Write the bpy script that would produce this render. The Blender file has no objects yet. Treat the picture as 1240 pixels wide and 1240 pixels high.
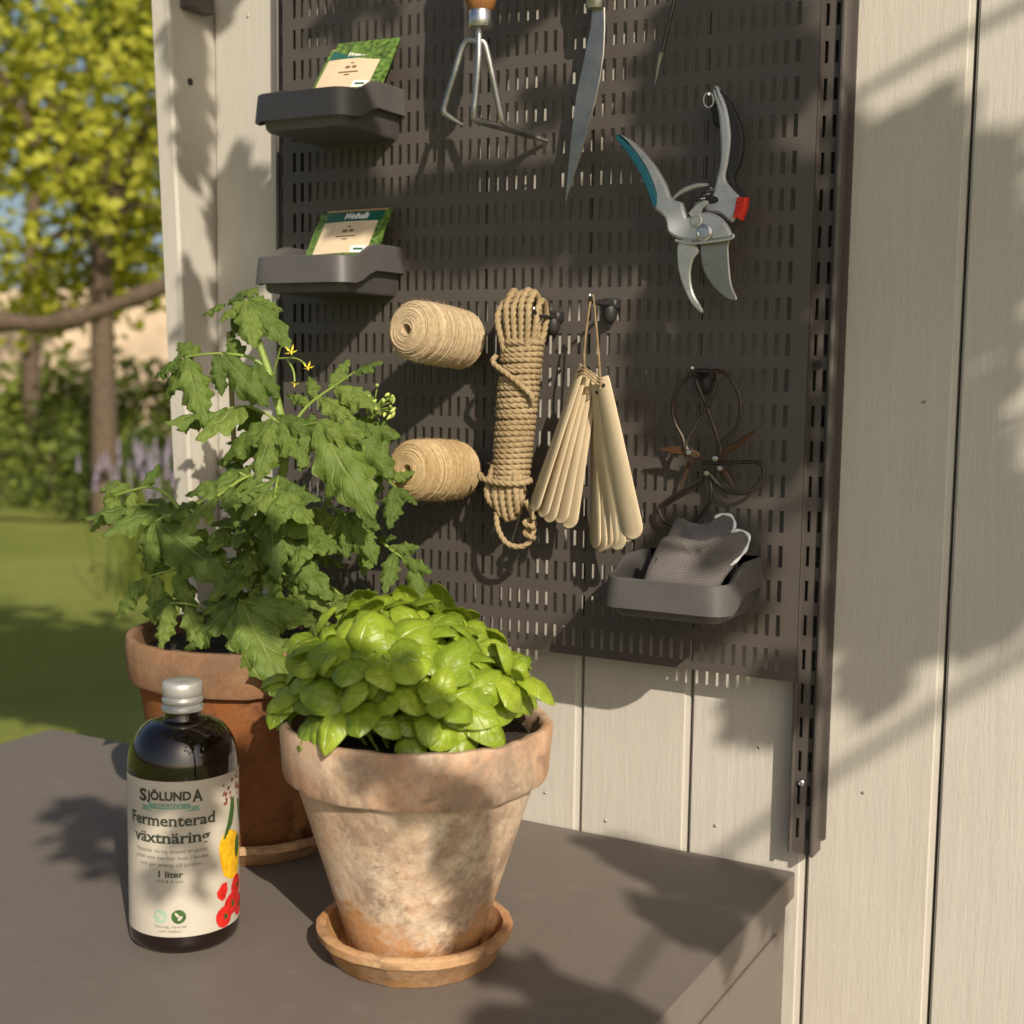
import bpy, math, random
from mathutils import Vector, Matrix, noise
R = math.radians
scene = bpy.context.scene
C = scene.collection
Z0 = 1.557                      # height of the pegboard's zero above the lawn; everything is lifted by it at the end

# ------------------------------------------------------------------ camera
CF, CX, CY, CZ, YAW, PIT, ROL = 1626.16, 0.9084, -1.18482, -0.18722, 0.49316, -0.104552, 0.0146386
fw = Vector((-math.sin(YAW)*math.cos(PIT), math.cos(YAW)*math.cos(PIT), math.sin(PIT)))
rg = Vector((math.cos(YAW), math.sin(YAW), 0)); up = rg.cross(fw)
rg, up = math.cos(ROL)*rg + math.sin(ROL)*up, -math.sin(ROL)*rg + math.cos(ROL)*up
CAMP = Vector((CX, CY, CZ))
cam = bpy.data.cameras.new('camera'); camo = bpy.data.objects.new('camera', cam); C.objects.link(camo)
camo.matrix_world = Matrix(((rg.x, up.x, -fw.x, CX), (rg.y, up.y, -fw.y, CY), (rg.z, up.z, -fw.z, CZ+Z0), (0, 0, 0, 1)))
cam.sensor_width = 36; cam.lens = CF/1240*36; cam.clip_start = 0.02; cam.clip_end = 400
cam.dof.use_dof = True; cam.dof.focus_distance = 1.19; cam.dof.aperture_fstop = 6.0
scene.camera = camo

# ------------------------------------------------------------------ sky, sun, exposure
SUN = Vector((1.1, -1.0, 0.95)).normalized()
world = bpy.data.worlds.new('World'); scene.world = world; world.use_nodes = True
wn = world.node_tree; sky = wn.nodes.new('ShaderNodeTexSky'); sky.sky_type = 'NISHITA'; sky.sun_disc = False
sky.sun_elevation = math.asin(SUN.z); sky.sun_rotation = math.atan2(SUN.x, SUN.y)
sky.air_density = 0.9; sky.dust_density = 3.0; sky.ozone_density = 0.6
wn.links.new(sky.outputs[0], wn.nodes['Background'].inputs[0]); wn.nodes['Background'].inputs[1].default_value = 0.098
sl = bpy.data.lights.new('sun', 'SUN'); sl.energy = 5.0; sl.angle = R(0.46); sl.color = (1.0, 0.89, 0.74)
so = bpy.data.objects.new('sun', sl); C.objects.link(so); so.rotation_euler = SUN.to_track_quat('Z', 'Y').to_euler()
vs = scene.view_settings; vs.view_transform = 'Standard'; vs.look = 'None'; vs.gamma = 1; vs.exposure = 0.06; vs.use_curve_mapping = False

# ------------------------------------------------------------------ helpers
random.seed(7)
def at(u, v, Y):
    d = fw + rg*((u-620)/CF) - up*((v-620)/CF); t = (Y-CY)/d.y
    return CAMP + d*t
def xz(pts, Y): return [(at(u, v, Y).x, at(u, v, Y).z) for u, v in pts]
W = {}
def wm(o): return W.get(o.name, Matrix.Identity(4))
def par(o, p):
    if p is not None:
        o.parent = p; o.matrix_parent_inverse = wm(p).inverted()
def thing(name, label, cat, loc=(0, 0, 0), group=None):
    o = bpy.data.objects.new(name, None); C.objects.link(o); o.location = loc; o.empty_display_size = 0.02
    W[o.name] = Matrix.Translation(loc); tag(o, label, cat, group); return o
def tag(o, label, cat, group=None):
    o['label'] = label; o['category'] = cat
    if group: o['group'] = group
    return o
class MB:
    def __init__(s): s.v = []; s.f = []; s.uv = None
    def add(s, vs, fs):
        n = len(s.v); s.v += [tuple(v) for v in vs]; s.f += [tuple(i+n for i in f) for f in fs]; return s
    def box(s, a, b, bev=0):
        x0, y0, z0 = a; x1, y1, z1 = b
        if bev <= 0:
            return s.add([(x, y, z) for x in (x0, x1) for y in (y0, y1) for z in (z0, z1)],
                  [(0, 1, 3, 2), (4, 6, 7, 5), (0, 4, 5, 1), (2, 3, 7, 6), (0, 2, 6, 4), (1, 5, 7, 3)])
        idx = {}; vs = []; c = [(a[i]+b[i])/2 for i in range(3)]; h = [abs(b[i]-a[i])/2 for i in range(3)]
        for sx in (-1, 1):
            for sy in (-1, 1):
                for sz in (-1, 1):
                    for k in range(3):
                        d = [h[i]-(0 if i == k else bev) for i in range(3)]
                        idx[(sx, sy, sz, k)] = len(vs); vs.append((c[0]+sx*d[0], c[1]+sy*d[1], c[2]+sz*d[2]))
        fs = []
        for k in range(3):
            i, j = [(1, 2), (2, 0), (0, 1)][k]
            for sk in (-1, 1):
                q = []
                for si, sj in ((-1, -1), (1, -1), (1, 1), (-1, 1)):
                    t = [0, 0, 0]; t[k] = sk; t[i] = si; t[j] = sj; q.append(idx[(*t, k)])
                fs.append(tuple(q if sk > 0 else q[::-1]))
        for k in range(3):      # edges along axis k
            i, j = [(1, 2), (2, 0), (0, 1)][k]
            for si in (-1, 1):
                for sj in (-1, 1):
                    def g(sk, f):
                        t = [0, 0, 0]; t[k] = sk; t[i] = si; t[j] = sj; return idx[(*t, f)]
                    q = [g(-1, i), g(1, i), g(1, j), g(-1, j)]
                    fs.append(tuple(q if si*sj < 0 else q[::-1]))
        for sx in (-1, 1):
            for sy in (-1, 1):
                for sz in (-1, 1):
                    q = [idx[(sx, sy, sz, k)] for k in range(3)]; fs.append(tuple(q if sx*sy*sz > 0 else q[::-1]))
        return s.add(vs, fs)
    def rings(s, rs, closed=True, cap0=True, cap1=True):
        n = len(rs[0]); vs = [p for r in rs for p in r]; fs = []
        for i in range(len(rs)-1):
            for j in range(n if closed else n-1):
                k = (j+1) % n; fs.append((i*n+j, i*n+k, (i+1)*n+k, (i+1)*n+j))
        if cap0: fs.append(tuple(range(n-1, -1, -1)))
        if cap1: fs.append(tuple((len(rs)-1)*n+j for j in range(n)))
        return s.add(vs, fs)
    def lathe(s, prof, c=(0, 0, 0), n=48, cap0=False, cap1=False, jit=None):
        rs = []
        for r, z in prof:
            ring = []
            for j in range(n):
                a = 2*math.pi*j/n; rr, zz = (r, z) if jit is None else jit(r, z, a)
                ring.append((c[0]+rr*math.cos(a), c[1]+rr*math.sin(a), c[2]+zz))
            rs.append(ring)
        return s.rings(rs, True, cap0, cap1)
    def tube(s, pts, rad, n=8, cap=True, twist=0.0, lobes=0, lobe=0.25, flat=None):
        pts = [Vector(p) for p in pts]; m = len(pts); rs = []
        t0 = (pts[1]-pts[0]).normalized(); nrm = t0.orthogonal().normalized(); L = 0
        for i, p in enumerate(pts):
            t = (pts[min(i+1, m-1)]-pts[max(i-1, 0)])
            if t.length < 1e-9: t = t0
            t = t.normalized(); nrm = (nrm - t*nrm.dot(t)); nrm = nrm.normalized() if nrm.length > 1e-6 else t.orthogonal().normalized()
            b = t.cross(nrm); r = rad(i/(m-1)) if callable(rad) else rad
            if i: L += (p-pts[i-1]).length
            ring = []
            for j in range(n):
                a = 2*math.pi*j/n; rr = r*(1+lobe*math.cos(lobes*(a-twist*L))) if lobes else r
                ring.append(p+nrm*(math.cos(a)*rr)+b*(math.sin(a)*rr))
            rs.append(ring)
        return s.rings(rs, True, cap, cap)
    def cyl(s, a, b, r, n=16): return s.tube([a, b], r, n)
    def prism(s, poly, y0, y1, bev=0.0):        # polygon in (x,z), extruded along y (y0 = front)
        n = len(poly); ar = sum(poly[i][0]*poly[(i+1) % n][1]-poly[(i+1) % n][0]*poly[i][1] for i in range(n))
        if ar < 0: poly = poly[::-1]
        def inset(d):
            out = []
            for i in range(n):
                a = Vector(poly[i-1]); b = Vector(poly[i]); c = Vector(poly[(i+1) % n])
                e1 = (b-a).normalized(); e2 = (c-b).normalized(); m1 = Vector((-e1.y, e1.x)); m2 = Vector((-e2.y, e2.x)); m = m1+m2
                m = m/max(0.4, m.length_squared/2) if m.length > 1e-6 else m1
                out.append(b+m*d)
            return out
        lv = [(y0, bev), (y0+bev, 0), (y1-bev, 0), (y1, bev)] if bev > 0 else [(y0, 0), (y1, 0)]
        s.rings([[(p[0], y, p[1]) for p in (inset(d) if d else poly)] for y, d in lv], True, False, False)
        k = len(s.v)-len(lv)*n
        s.f.append(tuple(k+i for i in range(n))); s.f.append(tuple(len(s.v)-1-i for i in range(n)))
        return s
    def mesh(s, name, m=None, smooth=True, uv=None, angle=40):
        me = bpy.data.meshes.new(name); me.from_pydata(s.v, [], s.f)
        if uv is not None:
            l = me.uv_layers.new(name='UVMap')
            for lp in me.loops: l.data[lp.index].uv = uv[lp.vertex_index]
        if m: me.materials.append(m)
        me.update()
        import bmesh
        bm = bmesh.new(); bm.from_mesh(me)
        if uv is None: bmesh.ops.recalc_face_normals(bm, faces=bm.faces)
        if smooth:
            for f in bm.faces: f.smooth = True
            for e in bm.edges:
                if len(e.link_faces) == 2 and e.calc_face_angle(0) > R(angle): e.smooth = False
        bm.to_mesh(me); bm.free()
        return me
def put(name, me, parent=None, mat=None):
    o = bpy.data.objects.new(name, me); C.objects.link(o)
    M = mat if mat is not None else Matrix.Identity(4)
    o.matrix_basis = M; W[o.name] = M.copy(); par(o, parent); return o
def obj(name, mb, m, parent=None, smooth=True, angle=40): return put(name, mb.mesh(name, m, smooth, angle=angle), parent)
def struct(o): o['kind'] = 'structure'; return o
def spline(pts, n=8):
    P = [Vector(p) for p in pts]; out = []
    for i in range(len(P)-1):
        a = P[max(i-1, 0)]; b = P[i]; c = P[i+1]; d = P[min(i+2, len(P)-1)]
        for k in range(n):
            t = k/n; out.append(0.5*((2*b)+(c-a)*t+(2*a-5*b+4*c-d)*t*t+(3*b-a-3*c+d)*t**3))
    out.append(P[-1]); return out
def resample(pts, step):
    out = [pts[0]]; acc = 0
    for i in range(1, len(pts)):
        a, b = pts[i-1], pts[i]; l = (b-a).length
        while acc+l >= step:
            a = a+(b-a)*((step-acc)/l); l = (b-a).length; out.append(a.copy()); acc = 0
        acc += l
    return out

# ------------------------------------------------------------------ materials
class NT:
    def __init__(s, name, rough=0.5, metal=0.0, spec=0.5):
        s.m = bpy.data.materials.new(name); s.m.use_nodes = True; s.t = s.m.node_tree; s.p = s.t.nodes['Principled BSDF']
        s.p.inputs['Roughness'].default_value = rough; s.p.inputs['Metallic'].default_value = metal; s.p.inputs['Specular IOR Level'].default_value = spec
        s.co = s.t.nodes.new('ShaderNodeTexCoord').outputs['Object']
    def n(s, typ, **kw):
        x = s.t.nodes.new(typ)
        for k, v in kw.items(): setattr(x, k, v)
        return x
    def l(s, a, b): s.t.links.new(a, b)
    def mapping(s, scale, src=None, rot=(0, 0, 0)):
        x = s.n('ShaderNodeMapping'); x.inputs['Scale'].default_value = scale; x.inputs['Rotation'].default_value = rot; s.l(src or s.co, x.inputs[0]); return x.outputs[0]
    def noise(s, scale, detail=4, rough=0.55, co=None, dist=0.0):
        x = s.n('ShaderNodeTexNoise'); x.inputs['Scale'].default_value = scale; x.inputs['Detail'].default_value = detail
        x.inputs['Roughness'].default_value = rough; x.inputs['Distortion'].default_value = dist; s.l(co or s.co, x.inputs['Vector']); return x.outputs[0]
    def ramp(s, f, stops):
        x = s.n('ShaderNodeValToRGB'); e = x.color_ramp.elements
        while len(e) < len(stops): e.new(0.5)
        for k, (p, c) in enumerate(stops): e[k].position = p; e[k].color = (*c, 1) if len(c) == 3 else c
        s.l(f, x.inputs[0]); return x.outputs[0]
    def step(s, f, a, b): return s.ramp(f, [(a, (0, 0, 0)), (b, (1, 1, 1))])
    def mix(s, f, a, b):
        x = s.n('ShaderNodeMix', data_type='RGBA')
        for i, v in ((0, f), (6, a), (7, b)):
            if isinstance(v, (int, float)): x.inputs[i].default_value = v
            elif isinstance(v, tuple): x.inputs[i].default_value = (*v, 1)
            else: s.l(v, x.inputs[i])
        return x.outputs[2]
    def math(s, op, a, b=0.0):
        x = s.n('ShaderNodeMath', operation=op)
        for i, v in ((0, a), (1, b)):
            if isinstance(v, (int, float)): x.inputs[i].default_value = v
            else: s.l(v, x.inputs[i])
        return x.outputs[0]
    def col(s, c):
        if isinstance(c, tuple): s.p.inputs['Base Color'].default_value = (*c, 1)
        else: s.l(c, s.p.inputs['Base Color'])
        return s
    def bump(s, h, strength=0.3, dist=0.001):
        x = s.n('ShaderNodeBump'); x.inputs['Strength'].default_value = strength; x.inputs['Distance'].default_value = dist
        s.l(h, x.inputs['Height']); s.l(x.outputs[0], s.p.inputs['Normal']); s.bn = x.outputs[0]; return s
    def rou(s, r): s.l(r, s.p.inputs['Roughness']); return s
    def sep(s, axis, src=None):
        x = s.n('ShaderNodeSeparateXYZ'); s.l(src or s.co, x.inputs[0]); return x.outputs[axis]
def plain(name, c, rough=0.5, metal=0.0, var=0.12, scale=60, bump=0.0, spec=0.5):
    t = NT(name, rough, metal, spec); f = t.noise(scale, 5)
    d = tuple(max(0, x*(1-var)) for x in c); e = tuple(min(1, x*(1+var)) for x in c)
    t.col(t.ramp(f, [(0.3, d), (0.7, e)]))
    if bump: t.bump(t.noise(scale*6, 4), bump, 0.0006)
    return t.m
M = {}
def m_board():
    t = NT('painted_board', 0.62, spec=0.35)
    g = t.noise(1.0, 6, 0.65, t.mapping((95, 95, 7))); b = t.noise(1, 5, 0.7, t.mapping((260, 260, 22))); lg = t.noise(3.2, 3)
    w = t.n('ShaderNodeTexWave', wave_type='BANDS', bands_direction='X'); w.inputs['Scale'].default_value = 2.2; w.inputs['Distortion'].default_value = 16; w.inputs['Detail'].default_value = 4; w.inputs['Detail Scale'].default_value = 0.8
    t.l(t.mapping((3.2, 3.2, 0.5)), w.inputs[0])
    c = t.mix(t.step(lg, 0.3, 0.7), (0.46, 0.435, 0.385), (0.525, 0.50, 0.445))
    c = t.mix(t.math('MULTIPLY', t.step(g, 0.52, 0.85), 0.3), c, (0.39, 0.36, 0.305)); ob = t.n('ShaderNodeObjectInfo').outputs['Random']; c = t.mix(t.math('MULTIPLY', ob, 0.35), c, (0.44, 0.41, 0.35)); dr = t.noise(6, 6, 0.7, t.mapping((1, 1, 0.35))); c = t.mix(t.math('MULTIPLY', t.step(dr, 0.55, 0.8), 0.35), c, (0.30, 0.26, 0.20))
    sp = t.noise(34, 2, 0.5); c = t.mix(t.step(sp, 0.765, 0.79), c, (0.12, 0.09, 0.06))
    t.col(c); h = t.math('ADD', t.math('MULTIPLY', g, 0.9), t.math('MULTIPLY', b, 0.5)); h = t.math('ADD', h, t.math('MULTIPLY', w.outputs['Fac'], 0.12))
    cr = t.noise(1, 6, 0.75, t.mapping((420, 420, 130))); h = t.math('ADD', h, t.math('MULTIPLY', cr, 0.5)); t.bump(h, 0.55, 0.0014); return t.m
M['board'] = m_board()
def m_steel(name, c, r=0.42):
    t = NT(name, r, 0.0, 0.5); f = t.noise(7, 5); t.col(t.ramp(f, [(0.3, tuple(x*0.93 for x in c)), (0.7, tuple(x*1.07 for x in c))]))
    t.rou(t.math('MULTIPLY_ADD', t.noise(14, 5), 0.18)); t.t.nodes[-1].inputs[2].default_value = r-0.09
    t.bump(t.noise(900, 2), 0.12, 0.0003); return t.m
def m_cab():
    t = NT('cabinet_paint', 0.5, 0, 0.22); f = t.noise(5, 6, 0.65); d = t.noise(60, 6, 0.7, None, 0.5); sc = t.noise(1, 4, 0.6, t.mapping((18, 420, 18), None, (0, 0, 0.5)))
    c = t.ramp(f, [(0.3, (0.142, 0.122, 0.106)), (0.7, (0.162, 0.139, 0.121))]); c = t.mix(t.math('MULTIPLY', t.step(d, 0.58, 0.74), 0.35), c, (0.25, 0.22, 0.18)); c = t.mix(t.math('MULTIPLY', t.step(sc, 0.62, 0.74), 0.4), c, (0.24, 0.215, 0.19)); t.col(c)
    t.rou(t.math('MULTIPLY_ADD', t.noise(9, 6, 0.7), 0.35)); t.t.nodes[-1].inputs[2].default_value = 0.33; t.bump(t.noise(700, 3), 0.10, 0.0003); return t.m
M['panel'] = m_steel('pegboard_paint', (0.074, 0.063, 0.055), 0.5)
M['rail'] = m_steel('rail_paint', (0.070, 0.060, 0.053), 0.45)
M['cab'] = m_steel('cabinet_paint', (0.152, 0.130, 0.113), 0.5); M['cab'] = m_cab(); M['cab'].node_tree.nodes['Principled BSDF'].inputs['Specular IOR Level'].default_value = 0.22
M['tray'] = plain('tray_plastic', (0.082, 0.077, 0.076), 0.42, var=0.12, scale=26, bump=0.08)
M['black'] = plain('black_plastic', (0.022, 0.02, 0.02), 0.5, bump=0.1)
M['dark'] = plain('dark_gap', (0.02, 0.018, 0.016), 0.8)

# ------------------------------------------------------------------ ground
T = -0.657; G = -Z0
def m_lawn():
    t = NT('lawn', 0.9, spec=0.1); a = t.noise(0.5, 6); b = t.noise(30, 5)
    c = t.mix(t.step(a, 0.35, 0.65), (0.16, 0.19, 0.035), (0.26, 0.28, 0.07)); c = t.mix(t.math('MULTIPLY', b, 0.5), c, (0.08, 0.11, 0.02)); t.col(c); t.bump(b, 0.8, 0.03); return t.m
mb = MB(); N = 24; S = 150
mb.rings([[(-S+2*S*i/N, -S+2*S*j/N, G) for i in range(N+1)] for j in range(N+1)], False, False, False)
struct(obj('lawn', mb, m_lawn()))
mb = MB(); mb.box((-2.2, -3.2, G+0.004), (3.2, 0.03, G+0.03), 0.004)
struct(obj('terrace', mb, plain('terrace_stone', (0.34, 0.31, 0.27), 0.8, scale=9, bump=0.3)))

# ------------------------------------------------------------------ shed wall
WY = 0.035
wall = thing('shed_wall', 'off-white painted shed wall of vertical boards behind the pegboard', 'wall', (0.6, 0.05, G))
def grooved(x0, x1):
    b = 0.0022; n = 14
    mb = MB(); prof = [(x0, WY+0.010), (x0, WY+b), (x0+b, WY), (x1-b*2.6, WY), (x1-b*2.0, WY+0.0016), (x1-0.0004, WY+0.0022), (x1, WY+0.010)]
    rs = []
    for k in range(n+1):
        z = G+(2.75)*k/n; rs.append([(x, y, z) for x, y in prof]+[(x1, WY+0.024, z), (x0, WY+0.024, z)])
    return mb.rings(rs)
x = -0.141+0.0; i = 0
xs = [-0.1405, -0.0215, 0.0975, 0.2165, 0.3365, 0.4550, 0.5745, 0.693, 0.812, 0.931, 1.05, 1.169, 1.288, 1.407, 1.526, 1.645]
for k in range(len(xs)-1): obj('board', grooved(xs[k]+0.0012, xs[k+1]-0.0012), M['board'], wall, smooth=False)
mb = MB(); mb.box((-0.1405, WY+0.018, G), (1.645, WY+0.06, G+2.75)); obj('backing', mb, M['dark'], wall, smooth=False)
mb = MB(); mb.box((-0.5, -0.46, 1.20), (1.9, 0.09, 1.225), 0.002); obj('added_eave_soffit', mb, M['board'], wall, smooth=False)  # unseen eave, added to block skylight from above
mb = MB(); mb.box((-0.52, -0.485, 1.17), (1.92, -0.461, 1.33), 0.003); obj('added_fascia', mb, M['board'], wall, smooth=False)  # front board of the added eave, also out of view
# corner post: its right face turns towards the garden, front edge leaning a little
def pe(z): return -0.0375+(0.208-z)*0.0508
mb = MB(); rs = []
for k in range(13):
    z = G+2.75*k/12; y = min(pe(z), 0.02); rs.append([(-0.1415, WY+0.03, z), (-0.1415, y+0.003, z), (-0.1445, y, z), (-0.165, y, z), (-0.168, y+0.003, z), (-0.168, WY+0.03, z)])
mb.rings(rs); post = obj('corner_post', mb, M['board'], None, smooth=False)
tag(post, 'off-white painted corner post at the garden end of the shed wall', 'post')
mb = MB()
p0 = (-0.1412, -0.004, 0.128); mb.tube([p0, (-0.1404, -0.004, 0.128)], 0.004, 10); obj('knot', mb, M['dark'], post)
mb = MB(); mb.box((-0.1413, -0.020, 0.203), (-0.125, 0.02, 0.222), 0.002); tag(obj('wall_bracket', mb, M['rail']), 'small dark bracket fixed high on the corner post', 'bracket')

# ------------------------------------------------------------------ pegboard
PX = 0.0103729; PZ = 0.032
def slotted(xs_, zs_, y, thick):
    """sheet in the xz plane with rectangular slots: xs_, zs_ are (lo,hi) slot ranges, first and last entries the borders"""
    X = [xs_[0]]+[c for p in xs_[1:-1] for c in p]+[xs_[-1]]; Zs = [zs_[0]]+[c for p in zs_[1:-1] for c in p]+[zs_[-1]]
    nx, nz = len(X), len(Zs); v = [(X[i], y+d, Zs[j]) for d in (0, thick) for j in range(nz) for i in range(nx)]; o = nx*nz; f = []
    hole = lambda i, j: 0 <= i < nx-1 and 0 <= j < nz-1 and i % 2 == 1 and j % 2 == 1
    for j in range(nz-1):
        for i in range(nx-1):
            a = j*nx+i
            if hole(i, j):
                for p, q_ in ((a, a+1), (a+1, a+nx+1), (a+nx+1, a+nx), (a+nx, a)): f.append((p, q_, q_+o, p+o))
            else:
                f.append((a, a+1, a+nx+1, a+nx)); f.append((a+o, a+nx+o, a+nx+1+o, a+1+o))
    return v, f
ROWT = 13
zs_ = [-0.4665]+[(-r*PZ-0.0100, -r*PZ+0.0100) for r in range(14, -ROWT-1, -1)]+[ROWT*PZ+0.022]
xs2 = [-0.0155]+[(c*PX-0.0021, c*PX+0.0021) for c in range(54)]+[0.5685]
mb = MB(); mb.add(*slotted(xs2, zs_, 0.0, 0.0015))
zt = ROWT*PZ+0.022; fl = 0.011
for x0, x1 in ((-0.0155, -0.0140), (0.5670, 0.5685)): mb.box((x0, 0.0015, -0.4665), (x1, fl, zt))
mb.box((-0.0140, 0.0015, -0.4665), (0.5670, fl, -0.4650)); mb.box((-0.0140, 0.0015, zt-0.0015), (0.5670, fl, zt))
pg = obj('pegboard', mb, M['panel'], None, smooth=False)
tag(pg, 'large dark brown slotted metal pegboard hung with garden tools', 'pegboard')
# ------------------------------------------------------------------ hanging rails
def rail(x0, x1, zb, ztop, label):
    t = thing('hanging_rail', label, 'rail', ((x0+x1)/2, WY, zb), 'pegboard hanging rails')
    r0 = int(math.ceil((-ztop+0.015)/PZ)); r1 = int(math.floor((-zb-0.012)/PZ))
    zz = [zb]+[(-r*PZ-0.0095, -r*PZ+0.0095) for r in range(r1, r0-1, -1)]+[ztop]; xm = (x0+x1)/2
    mb = MB(); mb.add(*slotted([x0+0.004]+[(xm-0.0068, xm-0.0034), (xm+0.0024, xm+0.0058)]+[x1-0.0048], zz, 0.0165, 0.0016)); obj('web', mb, M['rail'], t, smooth=False)
    for a, b, yf in ((x0, x0+0.004, 0.0125), (x1-0.0048, x1, 0.0095)):
        mb = MB(); mb.box((a, yf, zb), (b, WY-0.001, ztop), 0.0014); obj('side_flange', mb, M['rail'], t, smooth=False)
    mb = MB(); mb.box((x0-0.003, WY-0.0035, zb+0.006), (x0+0.001, WY-0.0008, ztop)); mb.box((x1, WY-0.0035, zb+0.012), (x1+0.0045, WY-0.0008, ztop)); obj('back_flange', mb, M['rail'], t, smooth=False)
    return t
rr = rail(0.5625, 0.5885, -0.632, zt+0.03, 'dark metal slotted rail at the pegboard edge beside the wide bare board')
rail(-0.036, -0.010, -0.632, zt+0.03, 'dark metal slotted rail at the pegboard edge beside the corner post')
M['steel'] = plain('bright_steel', (0.55, 0.55, 0.56), 0.3, 1.0, 0.1, 90)
def screw(p, r, parent=None, name='screw'):
    mb = MB(); mb.lathe([(r, 0), (r, 0.001), (r*0.7, 0.002), (r*0.35, 0.0022), (r*0.3, 0.0012), (0.0001, 0.0012)], n=16)
    return put(name, mb.mesh(name, M['steel']), parent, Matrix.Translation(p) @ Matrix.Rotation(R(90), 4, 'X'))
screw(at(970, 948, 0.0155), 0.0034, rr)
mb = MB(); p = at(990, 442, 0.0155); mb.cyl(p, p+Vector((0, 0.0012, 0)), 0.0042, 18); obj('bolt_hole', mb, M['dark'], rr)
screw(at(1007, 744, WY-0.001), 0.0032, wall, 'nail')
for u_, v_ in ((919, 905), (733, 994), (866, 1000), (1045, 960), (300, 20), (660, 960)): screw(at(u_, v_, WY-0.0002), 0.0016, wall, 'nail').scale = (1, 1, 0.4)

# ------------------------------------------------------------------ cabinet
cb = thing('garden_cabinet', 'brown-grey metal cabinet with smooth flat top carrying the pots', 'cabinet', (0.1, -0.3, G))
cx0, cx1, cy0, cy1 = -0.42, 0.5655, -0.66, WY-0.0015
mb = MB(); mb.box((cx0, cy0, T-0.026), (cx1, cy1, T), 0.0016); obj('top', mb, M['cab'], cb)
mb = MB(); mb.box((cx0+0.004, cy0+0.004, G+0.06), (cx1-0.0045, cy1-0.012, T-0.0255), 0.002); obj('body', mb, M['cab'], cb)
for xx in (cx0+0.02, cx1-0.045):
    for yy in (cy0+0.03, cy1-0.07):
        mb = MB(); mb.box((xx, yy, G+0.028), (xx+0.03, yy+0.03, G+0.061), 0.002); obj('foot', mb, M['black'], cb)
mb = MB(); mb.box((cx1-0.0044, cy0+0.03, G+0.1), (cx1-0.0020, cy1-0.045, T-0.045), 0.001); obj('side_panel', mb, M['cab'], cb)
mb = MB(); mb.box(((cx0+cx1)/2-0.002, cy0-0.001, G+0.07), ((cx0+cx1)/2+0.002, cy0+0.0045, T-0.04)); obj('door_gap', mb, M['dark'], cb)
# ------------------------------------------------------------------ terracotta
def m_terra(name, pale, base, low, stain, zl=0.0, palefac=0.5, dark=0.5, grey=(0.25, 0.20, 0.16), gf=0.5):
    t = NT(name, 0.88, spec=0.2)
    big = t.noise(9, 7, 0.68, dist=0.35); mid = t.noise(30, 7, 0.72, dist=0.15); fine = t.noise(190, 5, 0.65); z = t.sep(2)
    c = t.mix(t.step(big, palefac-0.14, palefac+0.16), base, pale)
    c = t.mix(t.math('MULTIPLY', t.step(mid, 0.42, 0.70), 0.6), c, tuple(0.45*a+0.55*b for a, b in zip(pale, base)))
    sm_ = t.step(t.noise(11, 7, 0.72, t.mapping((1, 1, 0.8), None, (0.6, 0.2, 0)), 0.2), 0.48, 0.60); c = t.mix(t.math('MULTIPLY', sm_, gf), c, grey)
    ze = t.math('ADD', z, t.math('MULTIPLY', t.math('SUBTRACT', t.noise(14, 6, 0.65), 0.5), 0.20))
    lowm = t.n('ShaderNodeMapRange'); lowm.inputs[1].default_value = zl+0.010; lowm.inputs[2].default_value = zl-0.008; t.l(ze, lowm.inputs[0])
    c = t.mix(t.math('MULTIPLY', lowm.outputs[0], t.math('MULTIPLY_ADD', mid, 0.9)), c, low); 
    st = t.step(t.noise(16, 8, 0.78, None, 0.3), 0.56, 0.68); c = t.mix(t.math('MULTIPLY', st, dark), c, stain)
    c = t.mix(t.math('MULTIPLY', t.step(fine, 0.58, 0.70), 0.5), c, tuple(0.7*a+0.3*b for a, b in zip(stain, base)))
    c = t.mix(t.math('MULTIPLY', t.step(t.noise(70, 6, 0.7), 0.58, 0.7), 0.35), c, tuple(min(1, x*1.2) for x in pale))
    t.col(c); t.bump(t.math('ADD', t.math('MULTIPLY', mid, 0.7), t.math('MULTIPLY', fine, 0.35)), 0.6, 0.0024); return t.m
M['pot1'] = m_terra('pale_terracotta', (0.66, 0.57, 0.44), (0.50, 0.29, 0.165), (0.46, 0.23, 0.09), (0.09, 0.055, 0.038), 0.040, 0.44, 0.85, (0.24, 0.165, 0.115), 0.8)
M['rim1'] = m_terra('stained_rim_clay', (0.58, 0.48, 0.36), (0.44, 0.21, 0.105), (0.4, 0.2, 0.1), (0.085, 0.055, 0.04), -1, 0.47, 0.8, (0.23, 0.175, 0.13), 0.8)
M['sauc1'] = m_terra('orange_saucer_clay', (0.54, 0.37, 0.21), (0.40, 0.19, 0.085), (0.46, 0.26, 0.10), (0.10, 0.05, 0.03), 0.008, 0.5, 0.85, (0.22, 0.12, 0.065), 0.75)
M['pot2'] = m_terra('mossy_terracotta', (0.27, 0.15, 0.075), (0.25, 0.090, 0.028), (0.27, 0.11, 0.035), (0.035, 0.022, 0.014), 0.03, 0.62, 0.85, (0.11, 0.05, 0.025), 0.75)
M['rim2'] = m_terra('weathered_rim_clay', (0.27, 0.17, 0.10), (0.22, 0.095, 0.042), (0.2, 0.1, 0.05), (0.035, 0.026, 0.02), -1, 0.45, 0.85, (0.13, 0.085, 0.055), 0.7)
M['soil'] = plain('potting_soil', (0.028, 0.02, 0.014), 0.95, var=0.5, scale=120, bump=0.8)
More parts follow.
